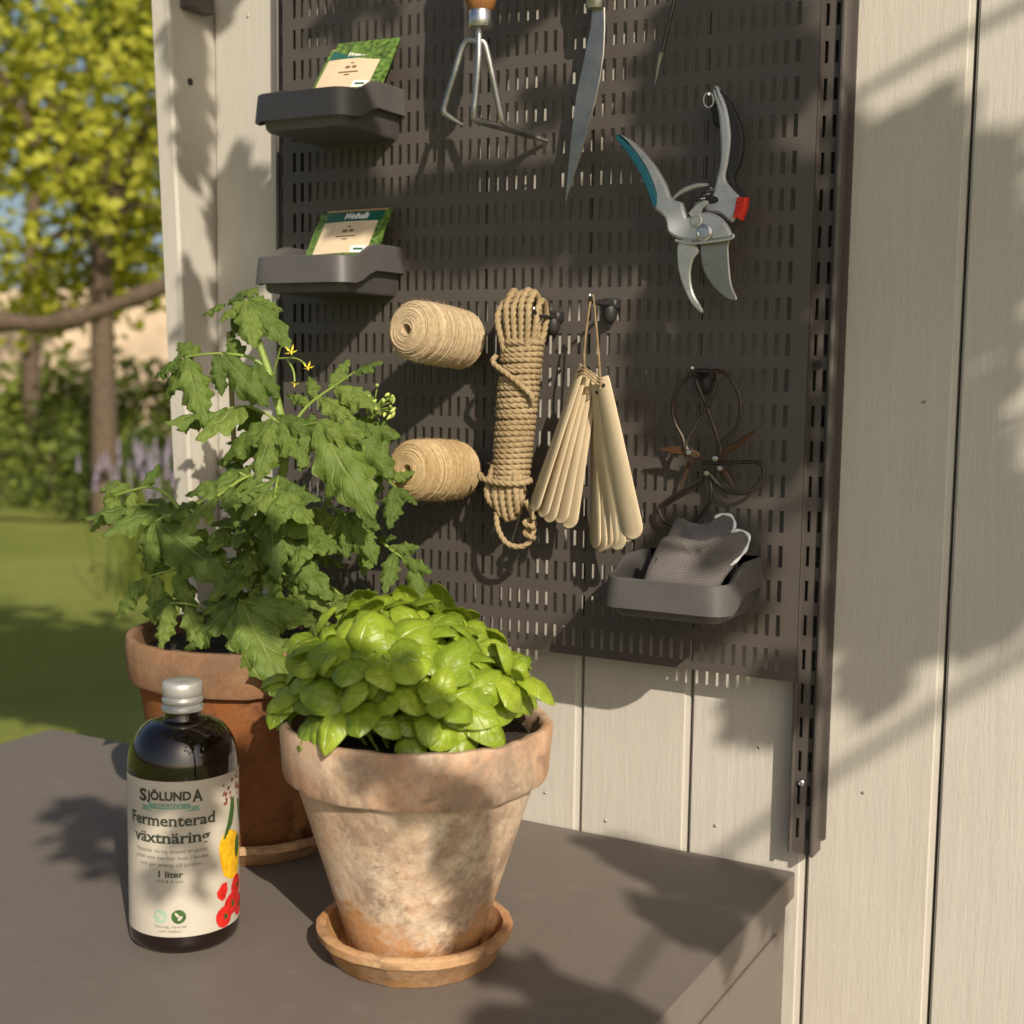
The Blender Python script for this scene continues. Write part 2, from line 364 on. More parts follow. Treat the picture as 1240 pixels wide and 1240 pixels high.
def chip(seed, amp):
    def f(r, z, a):
        n1 = noise.noise(Vector((math.cos(a)*2.2+seed, math.sin(a)*2.2, z*30)))*amp
        n2 = noise.noise(Vector((math.cos(a)*9+seed, math.sin(a)*9, z*60)))*amp*0.5
        return r+n1+n2, z+noise.noise(Vector((math.cos(a)*6, math.sin(a)*6+seed, 3)))*amp*0.8
    return f
def make_pot(name, c, zb, prof, mat, label, rimprof=None, rimmat=None):
    mb = MB(); mb.lathe(prof, n=96, cap0=True, cap1=True, jit=chip(c[0]*10, 0.0008))
    me = mb.mesh(name, mat, angle=50); o = put(name, me, None, Matrix.Translation((c[0], c[1], zb)))
    tag(o, label, 'pot')
    if rimprof:
        mb = MB(); mb.lathe(rimprof, n=120, jit=chip(c[0]*10+5, 0.0021)); mb.f += [tuple([(len(rimprof)-1)*120+j, (len(rimprof)-1)*120+(j+1) % 120, (j+1) % 120, j]) for j in range(120)]
        put('rim', mb.mesh('rim', rimmat or mat, angle=55), o, Matrix.Translation((c[0], c[1], zb)))
    return o
def saucer(c, r0, r1, h, mat, label):
    mb = MB(); mb.lathe([(r0*0.98, 0), (r0, 0.001), (r1-0.004, h*0.62), (r1, h*0.7), (r1+0.001, h-0.002), (r1-0.002, h), (r1-0.007, h-0.001), (r1-0.010, h*0.6), (r0-0.004, 0.008), (r0*0.5, 0.007)], n=96, cap0=True, cap1=True, jit=chip(c[0]*7+2, 0.0012))
    o = put('plant_saucer', mb.mesh('plant_saucer', mat, angle=50), None, Matrix.Translation((c[0], c[1], T))); return tag(o, label, 'saucer')
PC = (0.348, -0.298); BC = (0.057, -0.148)
saucer(PC, 0.066, 0.078, 0.028, M['sauc1'], 'orange terracotta saucer under the pale basil pot')
zb = T+0.0085; H = -0.462-zb
make_pot('basil_pot', PC, zb, [(0.050, 0), (0.0535, 0.002), (0.056, 0.012), (0.0955, H-0.047), (0.0975, H-0.040), (0.094, H-0.038), (0.088, H-0.045), (0.048, 0.012)], M['pot1'], 'pale weathered terracotta pot filled with basil',
    [(0.0965, H-0.043), (0.1030, H-0.044), (0.1048, H-0.040), (0.1085, H-0.004), (0.1070, H-0.0005), (0.1035, H), (0.0995, H-0.002), (0.0975, H-0.012), (0.0945, H-0.040)], M['rim1'])
saucer(BC, 0.090, 0.106, 0.024, M['sauc1'], 'yellowish clay saucer under the big brown tomato pot')
zb2 = T+0.0085; H2 = -0.447-zb2
make_pot('tomato_pot', BC, zb2, [(0.078, 0), (0.083, 0.003), (0.109, H2-0.040), (0.110, H2-0.036), (0.102, H2-0.037), (0.074, 0.012)], M['pot2'], 'big dark orange weathered terracotta pot holding the tomato plant',
    [(0.110, H2-0.041), (0.1165, H2-0.042), (0.1185, H2-0.038), (0.1205, H2-0.004), (0.1185, H2), (0.1135, H2+0.0004), (0.1105, H2-0.003), (0.107, H2-0.036)], M['rim2'])

# ------------------------------------------------------------------ trays
def rrect(w, d0, d1, r, n=6):                 # plan ring: wall side at y=d1, front at y=d0 (rounded), straight back
    pts = []
    def arc(cx, cy, a0, a1):
        for k in range(n+1):
            a = R(a0+(a1-a0)*k/n); pts.append((cx+r*math.cos(a), cy+r*math.sin(a)))
    nb = 7
    for k in range(nb): pts.append((-w, d1+(d0+r-d1)*k/nb))
    arc(-w+r, d0+r, 180, 270)
    for k in range(1, 6): pts.append((-w+r+(2*w-2*r)*k/6, d0))
    arc(w-r, d0+r, 270, 360)
    for k in range(1, nb+1): pts.append((w, d0+r+(d1-d0-r)*k/nb))
    return pts
def sm(a, b, x):
    t = max(0, min(1, (x-a)/(b-a))); return t*t*(3-2*t)
TW, TD = 0.059, 0.104
def tray_mesh():
    mb = MB(); stepz = 0.0145
    zt_ = lambda y: -stepz*(1-sm(-TD+0.018, -TD+0.056, y))
    def ring(w, d, r, zf, rel):
        return [(x, y, (zt_(y) if rel else 0)+zf) for x, y in rrect(w, -d, -0.0005, r)]
    o = [ring(TW, TD, 0.019, -0.0275, True), ring(TW+0.0008, TD+0.0008, 0.019, -0.0268, True), ring(TW-0.0012, TD-0.0012, 0.019, -0.0012, True), ring(TW-0.0024, TD-0.0024, 0.018, 0.0, True),
         ring(TW-0.0052, TD-0.0052, 0.016, -0.0006, True), ring(TW-0.0066, TD-0.0066, 0.015, -0.003, True), ring(TW-0.0095, TD-0.010, 0.014, -0.045, False), ring(TW-0.013, TD-0.014, 0.011, -0.0480, False)]
    mb.rings(o, True, False, True)
    i = [ring(TW, TD, 0.019, -0.0275, True), ring(TW-0.0022, TD-0.0022, 0.018, -0.0270, True), ring(TW-0.0040, TD-0.0040, 0.017, -0.006, True), ring(TW-0.0050, TD-0.0050, 0.016, -0.009, True), ring(TW-0.0080, TD-0.0085, 0.0145, -0.0470, False), ring(TW-0.0105, TD-0.0115, 0.0125, -0.0500, False)]
    mb.rings(i, True, False, True)
    return mb
tme = None
def tray(x, ztop, label):
    global tme
    if tme is None:
        tme = tray_mesh().mesh('storage_tray', M['tray'], angle=38)
    t = thing('storage_tray', label, 'tray', (x, 0, ztop-0.05), 'plastic trays on the pegboard')
    put('bin', tme, t, Matrix.Translation((x, 0, ztop)))
    for s in (-1, 1):
        mb = MB(); mb.box((x+s*0.03-0.004, -0.0015, ztop-0.042), (x+s*0.03+0.004, 0.004, ztop-0.006), 0.0008); obj('clip', mb, M['tray'], t)
    return t
tray(0.0815, 0.0970, 'dark grey plastic tray of seed packets nearest the fork, high on the pegboard')
tray(0.0810, -0.0620, 'dark grey plastic tray of seed packets just above the tomato plant')
tray(0.4760, -0.3530, 'dark grey plastic tray holding the grey gloves')

# ------------------------------------------------------------------ text
def text_me(s, size, bold=0.0, align='CENTER', shear=0.0, width=None):
    cu = bpy.data.curves.new('text', 'FONT'); cu.body = s; cu.size = size; cu.align_x = align; cu.offset = bold; cu.shear = shear; cu.resolution_u = 3
    o = bpy.data.objects.new('text', cu); C.objects.link(o); bpy.context.view_layer.update()
    me = bpy.data.meshes.new_from_object(o.evaluated_get(bpy.context.evaluated_depsgraph_get())); bpy.data.objects.remove(o)
    if width:
        xs_ = [v.co.x for v in me.vertices]; k = width/max(1e-6, max(xs_)-min(xs_))
        for v in me.vertices: v.co.x *= k
    return me
def ink(name, c, rough=0.6): return plain(name, c, rough, var=0.06)
# ------------------------------------------------------------------ seed packets
M['paper'] = ink('packet_paper', (0.62, 0.50, 0.34)); M['hdr'] = ink('packet_header_green', (0.012, 0.10, 0.075), 0.35); M['white'] = ink('white_print', (0.82, 0.82, 0.78))
M['pgreen'] = plain('packet_leaf_print', (0.085, 0.15, 0.03), 0.4, var=0.85, scale=200); M['brown'] = ink('brown_print', (0.16, 0.09, 0.04)); M['orange'] = ink('orange_print', (0.7, 0.25, 0.03)); M['gold'] = ink('gold_print', (0.35, 0.25, 0.12), 0.4)
def packet(bl, br, tl, label, back=False):
    """bl, br, tl: corner points; local x along the bottom edge, y up the packet, z out of its face"""
    ex = (br-bl); w = ex.length; ex.normalize(); ey = (tl-bl); ey = (ey-ex*ey.dot(ex)); h = ey.length; ey.normalize(); ez = ex.cross(ey)
    Mx = Matrix(((ex.x, ey.x, ez.x, bl.x), (ex.y, ey.y, ez.y, bl.y), (ex.z, ey.z, ez.z, bl.z), (0, 0, 0, 1)))
    t = thing('seed_packet', label, 'seed packet', bl, 'seed packets in the trays')
    def q(name, x0, y0, x1, y1, z, m, dz=0.0003):
        mb = MB(); n = 8
        P = [[(x0+(x1-x0)*i/n, y0+(y1-y0)*j/n) for i in range(n+1)] for j in range(n+1)]
        bulge = lambda x, y: 0.0026*math.sin(math.pi*min(1, max(0, x/w)))*math.sin(math.pi*min(1, max(0, y/h)))
        mb.rings([[(x, y, z+bulge(x, y)) for x, y in r] for r in P], False, False, False)
        if dz > 0.0005: mb.rings([[(x, y, -bulge(x, y)) for x, y in r] for r in P], False, False, False)
        put(name, mb.mesh(name, m), t, Mx)
    q('envelope', 0, 0, w, h, 0.0010, M['pgreen'], 0.002)
    if back: return t
    q('label_area', w*0.05, h*0.06, w*0.86, h*0.80, 0.0014, M['paper']); q('header', w*0.05, h*0.80, w*0.90, h*0.955, 0.0015, M['hdr']); q('top_fold', w*0.03, h*0.962, w*0.95, h*0.995, 0.0016, M['gold'])
    q('picture', w*0.05, 0, w*0.86, h*0.30, 0.0017, M['pgreen']); q('badge', w*0.62, h*0.30, w*0.84, h*0.40, 0.0018, M['white'])
    def tx(s, cx, cy, size, m, wd, bold=0.0, sh=0.0):
        me = text_me(s, size, bold, shear=sh, width=wd); me.materials.append(m)
        for v in me.vertices:
            v.co = Vector((v.co.x+cx, v.co.y+cy, 0.0019+0.0026*math.sin(math.pi*min(1, max(0, (v.co.x+cx)/w)))*math.sin(math.pi*min(1, max(0, (v.co.y+cy)/h)))))
        put('lettering', me, t, Mx)
    tx('Weibulls', w*0.50, h*0.835, 0.0125, M['white'], w*0.36, 0.0003, 0.35)
    for fx, fy, fw_ in ((0.47, 0.70, 0.05), (0.43, 0.62, 0.07), (0.53, 0.62, 0.06), (0.47, 0.545, 0.30), (0.47, 0.50, 0.08)): q('print_line', w*(fx-fw_/2), h*fy, w*(fx+fw_/2), h*(fy+(0.035 if fy == 0.62 else 0.016)), 0.0019, M['brown'])
    q('badge_print', w*0.66, h*0.335, w*0.80, h*0.365, 0.0021, M['hdr'])
    return t
def pk(bl, br_, tl, yl, yr, yt, down, label, back=False):
    a, b, c = at(*bl, yl), at(*br_, yr), at(*tl, yt); packet(a-(c-a)*down, b-(c-a)*down, c, label, back)
pk((377, 110), (457, 104), (399, 62), -0.047, -0.042, -0.010, 0.5, 'cream seed packet with dark green header in the upper tray')
pk((388, 108), (464, 101), (409, 54), -0.040, -0.036, -0.006, 0.4, 'leafy green seed packet tucked behind the upper cream packet', True)
pk((375, 312), (456, 308), (399, 257), -0.047, -0.042, -0.010, 0.4, 'cream seed packet with dark green header in the lower tray')
pk((370, 312), (458, 306), (393, 261), -0.040, -0.036, -0.006, 0.4, 'leafy green seed packet tucked behind the lower cream packet', True)

# ------------------------------------------------------------------ bottle of plant food
def m_glass():
    t = NT('amber_glass', 0.04, 0, 0.6); t.col((0.009, 0.004, 0.003)); t.p.inputs['Coat Weight'].default_value = 0.5; t.p.inputs['Coat Roughness'].default_value = 0.03
    t.bump(t.noise(18, 2), 0.05, 0.002); return t.m
BT = (0.164, -0.364); br = 0.0445
bt = thing('fertiliser_bottle', 'dark amber bottle with cream label and silver screw cap', 'bottle', (*BT, T))
mb = MB(); prof = [(0.030, 0.0015), (0.034, 0.0), (0.040, 0.0008), (0.0438, 0.005), (br, 0.010)]+[(br, 0.010+0.136*k/8) for k in range(1, 9)]
for k in range(1, 13):
    a = R(90*k/12); prof.append((0.0155+(br-0.0155)*math.cos(a)**0.85, 0.146+0.038*math.sin(a)))
prof += [(0.0145, 0.187), (0.0145, 0.198)]
mb.lathe(prof, (*BT, T), 72, True, True); obj('glass', mb, m_glass(), bt)
M['cap'] = plain('brushed_aluminium_cap', (0.46, 0.455, 0.43), 0.38, 0.45, 0.06, 200)
mb = MB(); cp = [(0.0152, 0.1905), (0.0166, 0.191), (0.0169, 0.1945), (0.0150, 0.1962), (0.0164, 0.1978), (0.0166, 0.2005), (0.0149, 0.2025), (0.0162, 0.2042), (0.0163, 0.2105), (0.0158, 0.2135), (0.0145, 0.2148), (0.006, 0.2145)]
mb.lathe(cp, (*BT, T), 48, True, True); obj('screw_cap', mb, M['cap'], bt, angle=60)
AC = math.atan2(CY-BT[1], CX-BT[0])           # towards the camera
A0 = AC-R(15)                                   # middle of the label
def cyl_me(me, r):
    for v in me.vertices:
        a = A0+v.co.x/br; v.co = Vector((BT[0]+r*math.cos(a), BT[1]+r*math.sin(a), T+v.co.y))
    me.update(); return me
def patch(name, pts, m, r, parent, sub=1):
    n = len(pts); cx_ = sum(p[0] for p in pts)/n; cy_ = sum(p[1] for p in pts)/n; dn = []
    for i in range(n):
        a, b = pts[i], pts[(i+1) % n]; k = max(1, int(math.hypot(b[0]-a[0], b[1]-a[1])/0.0025)); dn += [(a[0]+(b[0]-a[0])*j/k, a[1]+(b[1]-a[1])*j/k) for j in range(k)]
    mb = MB(); mb.rings([[(cx_+(x-cx_)*s, cy_+(y-cy_)*s, 0) for x, y in dn] for s in (1, 0.83, 0.66, 0.5, 0.33, 0.16)], True, False, True); me = mb.mesh(name, m, False)
    return put(name, cyl_me(me, r), parent)
M['lab'] = plain('label_paper', (0.47, 0.435, 0.365), 0.5, var=0.03, scale=20)
mb = MB(); na = 80; lb = br+0.00025
mb.rings([[(BT[0]+lb*math.cos(A0+R(-118+236*i/na)), BT[1]+lb*math.sin(A0+R(-118+236*i/na)), T+z) for i in range(na+1)] for z in (0.016, 0.1435)], False, False, False)
lab = obj('paper_label', mb, M['lab'], bt)
M['ink'] = ink('dark_green_ink', (0.035, 0.04, 0.025)); M['ink2'] = ink('grey_ink', (0.16, 0.14, 0.11)); M['rib'] = ink('ribbon_green', (0.16, 0.30, 0.22))
def ltx(s, y, size, wd, m=None, bold=0.0, x=0.0, r=0.0006):
    me = text_me(s, size, bold, width=wd); me.materials.append(m or M['ink'])
    for v in me.vertices: v.co.x += x; v.co.y += y
    put('lettering', cyl_me(me, br+r), lab)
ltx('JÖLUND', 0.1285, 0.0098, 0.036, bold=0.0004); ltx('S', 0.1268, 0.0135, 0.0075, bold=0.0005, x=-0.0225); ltx('A', 0.1268, 0.0135, 0.0085, bold=0.0005, x=0.0225)
patch('ribbon', [(-0.017, 0.1212), (0.017, 0.1212), (0.017, 0.1256), (-0.017, 0.1256)], M['rib'], br+0.0005, lab)
for s in (-1, 1): patch('ribbon_tail', [(s*0.013, 0.1192), (s*0.025, 0.1192), (s*0.0225, 0.1212), (s*0.025, 0.1232), (s*0.0175, 0.1232), (s*0.0175, 0.1208)][::s], M['rib'], br+0.0004, lab)
ltx('GÅRD', 0.1222, 0.0038, 0.020, M['lab'], r=0.0008)
def serif(s, y, size, wd):
    """bold lettering with slab serifs on the stems"""
    import bmesh
    me = text_me(s, size, 0.00028, width=wd); me.materials.append(M['ink']); bm = bmesh.new(); bm.from_mesh(me); bmesh.ops.remove_doubles(bm, verts=bm.verts, dist=1e-6); ad = []
    for e in bm.edges:
        a, b = e.verts[0].co, e.verts[1].co; l = abs(a.x-b.x)
        if len(e.link_faces) == 1 and abs(a.y-b.y) < 1e-5 and 0.04*size < l < 0.30*size:
            fy = sum(v.co.y for v in e.link_faces[0].verts)/len(e.link_faces[0].verts); ad.append((min(a.x, b.x), max(a.x, b.x), a.y, 1 if fy > a.y else -1))
    h = size*0.06; ex = size*0.05; xh = max(v.co.y for v in text_me('x', size, 0.00028).vertices); y0_ = min(v.co.y for v in text_me('x', size, 0.00028).vertices)
    ad = [q for q in ad if (abs(q[2]-y0_) < size*0.03 and q[3] > 0) or (abs(q[2]-xh) < size*0.03 and q[3] < 0)]
    for x0, x1, yy, sg in ad:
        vs_ = [bm.verts.new(Vector(c)) for c in ((x0-ex, yy, 0), (x1+ex*(1 if sg > 0 else 0), yy, 0), (x1+ex*(1 if sg > 0 else 0), yy+sg*h, 0), (x0-ex, yy+sg*h, 0))]; bm.faces.new(vs_)
    bm.to_mesh(me); bm.free()
    for v in me.vertices: v.co.y += y
    put('lettering', cyl_me(me, br+0.0006), lab)
serif('Fermenterad', 0.1075, 0.0128, 0.0735); serif('växtnäring', 0.0935, 0.0128, 0.0650)
for k, (s, wd) in enumerate((('Flytande näring skapad av grönt', 0.060), ('avfall som berikar livet i landet', 0.062), ('och ger energi till jorden.', 0.052))): ltx(s, 0.0855-0.0056*k, 0.0043, wd, M['ink2'])
ltx('1 liter', 0.0655, 0.0072, 0.020, bold=0.0002); ltx('(33.8 fl oz)', 0.0612, 0.0030, 0.022, M['ink2'])
def disc(cx, cy, rx, ry, n=20, rot=0, wob=0.0, seed=0):
    return [(cx+math.cos(rot)*rx*math.cos(a)*(1+wob*math.sin(3*a+seed))-math.sin(rot)*ry*math.sin(a), cy+math.sin(rot)*rx*math.cos(a)+math.cos(rot)*ry*math.sin(a)*(1+wob*math.cos(2*a+seed))) for a in (2*math.pi*k/n for k in range(n))]
M['lred'] = plain('tomato_print', (0.55, 0.02, 0.015), 0.4, var=0.3, scale=300); M['lyel'] = plain('pepper_print', (0.75, 0.42, 0.015), 0.4, var=0.25, scale=160); M['lgrn'] = plain('leaf_print', (0.04, 0.10, 0.02), 0.45, var=0.4, scale=300); M['lbrn'] = plain('spice_print', (0.22, 0.05, 0.03), 0.5, var=0.6, scale=500); M['lpal'] = ink('pale_green_print', (0.30, 0.42, 0.33))
patch('icon', disc(-0.0080, 0.033, 0.0058, 0.0058), M['lpal'], br+0.0005, lab); patch('icon', disc(0.0068, 0.033, 0.0058, 0.0058), M['lgrn'], br+0.0005, lab)
for x in (-0.0080, 0.0068):
    patch('icon_leaf', disc(x-0.0012, 0.0345, 0.0026, 0.0012, 10, 2.3), M['lab'], br+0.0008, lab); patch('icon_leaf', disc(x+0.0012, 0.0318, 0.0026, 0.0012, 10, 0.8), M['lab'], br+0.0008, lab)
ltx('Naturlig, närande', 0.0238, 0.0032, 0.026, M['ink2']); ltx('och hållbar', 0.0200, 0.0032, 0.018, M['ink2'])
def dg(d): return R(d+15)*br                     # label x for an angle measured from the camera direction
for k in range(34):
    a = random.uniform(42, 86); z = random.uniform(0.120, 0.1395); s = random.uniform(0.0008, 0.0019)
    patch('peppercorn', disc(dg(a), z-0.0003*(62-a)*0.4, s, s*0.9, 9), M['lbrn'], br+0.0005+0.00001*k, lab)
patch('chilli', [(dg(56), 0.1215), (dg(62), 0.122), (dg(63), 0.112), (dg(58), 0.1), (dg(45), 0.089), (dg(43), 0.0905), (dg(50), 0.103), (dg(54), 0.113)], M['lgrn'], br+0.0006, lab)
patch('pepper', disc(dg(57), 0.0745, 0.0155, 0.0225, 26, 0.1, 0.10, 1), M['lyel'], br+0.0006, lab); patch('stalk', disc(dg(68), 0.079, 0.0042, 0.0105, 14, -0.1, 0.1), M['lgrn'], br+0.0009, lab); patch('chilli', [(dg(70), 0.118), (dg(78), 0.116), (dg(84), 0.094), (dg(76), 0.100)], M['lgrn'], br+0.0006, lab)
patch('strawberry', [(dg(34), 0.0475), (dg(41), 0.0535), (dg(48), 0.0535), (dg(49), 0.047), (dg(45), 0.040), (dg(41), 0.039), (dg(35), 0.043)], M['lred'], br+0.0006, lab)
for a, z, s in ((66, 0.046, 0.0085), (56, 0.033, 0.0092), (72, 0.028, 0.0085), (44, 0.0225, 0.0088)): patch('tomato', disc(dg(a), max(z, 0.0165+s), s, s*1.05, 22, 0, 0.04, a), M['lred'], br+0.0006+a*1e-6, lab); patch('calyx', disc(dg(a)+0.001, max(z, 0.0165+s), s*0.22, s*0.30, 9), M['lgrn'], br+0.0010, lab)
# ------------------------------------------------------------------ jute twine spools
def m_jute(name, a, b, c):
    t = NT(name, 0.95, spec=0.1); f = t.noise(260, 5, 0.7); g = t.noise(25, 4); isl = t.n('ShaderNodeNewGeometry').outputs['Random Per Island']; k = t.mix(t.math('ADD', t.math('MULTIPLY', t.step(f, 0.3, 0.7), 0.5), t.math('MULTIPLY', isl, 0.5)), a, b); k = t.mix(t.math('MULTIPLY', t.step(g, 0.45, 0.7), 0.5), k, c); t.col(k)
    t.bump(t.noise(1, 5, 0.7, t.mapping((900, 900, 900))), 0.6, 0.0008); return t.m
M['jute'] = m_jute('pale_jute', (0.24, 0.16, 0.08), (0.62, 0.51, 0.34), (0.36, 0.255, 0.135)); M['jute2'] = m_jute('golden_jute', (0.23, 0.145, 0.06), (0.58, 0.45, 0.26), (0.33, 0.215, 0.095))
M['rope'] = m_jute('hemp_rope', (0.17, 0.12, 0.065), (0.43, 0.33, 0.19), (0.20, 0.13, 0.06))
def spool(base, tip, r, m, label, seed):
    rnd = random.Random(seed); base = Vector(base); tip = Vector(tip); ax = (tip-base); L = ax.length; Mx = Matrix.Translation(base) @ ax.to_track_quat('Z', 'Y').to_matrix().to_4x4()
    t = thing('twine_spool', label, 'twine', base, 'jute twine spools on the pegboard')
    prof = lambda s: r*(0.86+0.14*math.sin(math.pi*min(1, max(0, s*0.86+0.1)))**0.5)*(1-0.20*sm(0.90, 1.0, s))*(1-0.16*sm(0.10, 0.0, s))
    mb = MB(); mb.lathe([(0.004, 0)]+[(prof(k/16)-0.0012, L*k/16) for k in range(17)]+[(prof(1)-0.006, L*1.006), (0.006, L*0.995), (0.0045, L*0.9)], n=40, cap0=True, cap1=True)
    put('core', mb.mesh('core', m), t, Mx)
    mb = MB(); pts = []; turns = 200; n = 24
    for i in range(turns*n):
        th = 2*math.pi*i/n; ph = i/(turns*n)*9; s = abs(((ph) % 2)-1)
        s = 0.02+0.96*s; s += 0.012*noise.noise(Vector((th*0.11, seed, 1)))
        rr_ = prof(s)-0.0006+0.0016*noise.noise(Vector((th*0.13, seed*3, 5)))+0.00012*ph; pts.append((rr_*math.cos(th), rr_*math.sin(th), L*s))
    for i in range(0, len(pts)-2, 34): mb.tube(pts[i:i+36], 0.00115, 5)
    put('wound_twine', mb.mesh('wound_twine', m), t, Mx)
    mb = MB(); pts = []
    for i in range(9*24):
        th = 2*math.pi*i/24; k = i/(9*24); rr_ = 0.0055+(prof(1)-0.006)*k+0.0012*noise.noise(Vector((th*0.5, seed, 9)))
        pts.append((rr_*math.cos(th)*(1+0.05*math.sin(th*2)), rr_*math.sin(th), L*(1.006-0.012*k)+0.0012*noise.noise(Vector((th*0.7, seed, 2)))))
    mb.tube(pts, 0.0013, 5); put('end_coil', mb.mesh('end_coil', m), t, Mx)
    mb = MB()                                    # loose fibres
    for i in range(900):
        s = rnd.random(); th = rnd.uniform(0, 6.283); rr_ = prof(s)+0.0006; a = Vector((rr_*math.cos(th), rr_*math.sin(th), L*s)); d = Vector((math.cos(th)+rnd.uniform(-.8, .8), math.sin(th)+rnd.uniform(-.8, .8), rnd.uniform(-.9, .9))).normalized()
        l = rnd.uniform(0.001, 0.0045); e = Vector((-math.sin(th), math.cos(th), 0)); mb.tube([a, a+d*l*0.5+e*l*0.2, a+d*l+e*l*0.6], 0.00011, 3)
    f = put('fibres', mb.mesh('fibres', m), t, Mx); f['kind'] = 'stuff'
    mb = MB(); mb.cyl((0, 0, -0.014), (0, 0, L*0.55), 0.0042, 12); put('peg', mb.mesh('peg', M['black']), t, Mx)
spool((0.2235, -0.013, -0.1575), (0.2135, -0.106, -0.1490), 0.0285, M['jute'], 'pale jute twine spool just left of the rope, the upper one', 1)
spool((0.2190, -0.013, -0.2880), (0.2110, -0.100, -0.2830), 0.0290, M['jute2'], 'golden jute twine spool half hidden by tomato leaves', 4)

# ------------------------------------------------------------------ hooks
def hook(u, v, Y, label, up_=True, pin=0.0018):
    p = at(u, v, Y); t = thing('peg_hook', label, 'hook', (p.x+0.012, 0, p.z), 'hooks on the pegboard')
    mb = MB(); mb.tube(spline([(p.x, Y, p.z+0.004), (p.x, Y+0.003, p.z), (p.x+0.001, Y+0.010, p.z-0.003), (p.x+0.001, -0.010, p.z-0.003)], 6), pin, 10); obj('pin', mb, M['black'], t)
    mb = MB(); mb.lathe([(0.0001, 0.001), (0.0016, 0.0006), (0.0021, -0.0004), (0.0018, -0.002)], n=12); put('pin_cap', mb.mesh('pin_cap', M['steel']), t, Matrix.Translation((p.x, Y, p.z+0.004)))
    mb = MB(); mb.box((p.x-0.007, -0.012, p.z-0.008), (p.x+0.009, 0.003, p.z+0.003), 0.002); obj('mount', mb, M['black'], t)
    mb = MB(); mb.lathe([(0.0062, 0), (0.0068, -0.003), (0.0064, -0.010), (0.0045, -0.014), (0.002, -0.0155)], (p.x+0.001, -0.008, p.z-0.005), 20, True, True); obj('foot', mb, M['black'], t)
    return p
hk_lab = hook(714, 362, -0.052, 'black hook carrying the wooden plant labels')
hk_sci = hook(838, 450, -0.040, 'black hook carrying the rusty scissors')
hk_rope = hook(646, 378, -0.048, 'black hook behind the bundled rope')
hk_sec = hook(858, 119, -0.036, 'black hook behind the secateurs', pin=0.0014)

# ------------------------------------------------------------------ rope hank
rnd = random.Random(9)
rope = thing('rope_hank', 'bundled hank of brown hemp rope hanging between twine and labels', 'rope', at(620, 600, -0.034))
RA = 0.0029; YR = -0.036
def rp(name, pts, r=RA, st=0.0009):
    mb = MB(); q_ = resample(pts, st); mb.tube(q_, r, 14, True, 340, 3, 0.18); o_ = obj(name, mb, M['rope'], rope, angle=85)
    mb = MB()                                    # stray fibres
    for i in range(0, len(q_), 14):
        d = Vector((rnd.gauss(0, 1), rnd.gauss(-.4, 1), rnd.gauss(0, 1))).normalized(); a = q_[i]+d*r*0.9; l = rnd.uniform(0.0015, 0.006); mb.tube([a, a+d*l*0.4+Vector((0, 0, -l*.2)), a+d*l*0.7+Vector((rnd.gauss(0, .3)*l, 0, -l*.5))], 0.00010, 3)
    put('fibres', mb.mesh('fibres', M['rope']), o_)['kind'] = 'stuff'
top = at(633.5, 391, YR); bot = at(618, 600, YR); ax = (bot-top)
rnd = random.Random(3)
for k in range(14):         # long strands looped over at the top and at the foot
    o1 = -0.0155+0.0024*k+rnd.uniform(-0.0006, 0.0006); yy = (-0.006, 0.005, -0.002)[k % 3]; hgt = 0.021+0.004*abs(math.sin((k+0.5)*math.pi/7))-(0.006 if k in (0, 13) else 0)+rnd.uniform(-.0015, .0015); hb = 0.021+0.002*math.cos(k*2.1)-0.012*(abs(k-6.5)/6.5)**2
    u1 = top+Vector((o1, YR*0+yy, -0.010)); f = Vector((o1*1.12, yy-0.012, hgt-0.01)); g = Vector((o1*1.05+0.002, yy, hgt)); b_ = Vector((o1*1.0, yy+0.013, hgt-0.012))
    pts = [top+Vector((o1*0.85, yy*0.5-0.010, -0.026)), top+f+Vector((0, 0, -0.008)), top+f+Vector((0, 0.002, 0.004)), top+g+Vector((0, 0, 0.004)), top+b_+Vector((0, 0, 0.0)), top+Vector((o1*0.85, yy*0.5+0.009, -0.026))]
    rp('top_loop', spline(pts, 10))
    pts = [bot+Vector((o1*0.8, -0.009+yy*0.5, 0.030)), bot+Vector((o1*1.1, -0.013+yy*0.5, 0.004)), bot+Vector((o1*0.95+0.001, -0.009+yy*0.4, -hb*0.75)), bot+Vector((o1*0.6+0.002, yy, -hb)), bot+Vector((o1*0.5, 0.008+yy*0.5, -hb*0.7)), bot+Vector((o1*0.6, 0.009, 0.03))]
    rp('foot_loop', spline(pts, 10))
NW = 25; n = 40; pts = []; a0 = top+Vector((0, 0, -0.016)); a1 = bot+Vector((0, 0, 0.016))
for i in range(NW*n+1):
    th = 2*math.pi*i/n+0.4; s = i/(NW*n); c_ = a0.lerp(a1, s); w_ = 0.0172+0.0012*math.cos(s*2.6)+0.0012*noise.noise(Vector((th*0.35, 2, 3)))
    pts.append(c_+Vector((w_*math.cos(th), 0.0165*math.sin(th), 0.0018*math.cos(th)+0.0030*noise.noise(Vector((th*0.16, 7, 1))))))
rp('wrapped_rope', pts)
rp('cross_strand', spline([a0.lerp(a1, 0.12)+Vector((-0.0225, -0.010, 0)), a0.lerp(a1, 0.17)+Vector((-0.018, -0.021, 0)), a0.lerp(a1, 0.27)+Vector((0.004, -0.0225, 0)), a0.lerp(a1, 0.38)+Vector((0.021, -0.016, 0)), a0.lerp(a1, 0.42)+Vector((0.0225, -0.012, -0.002))], 10), RA*0.85)
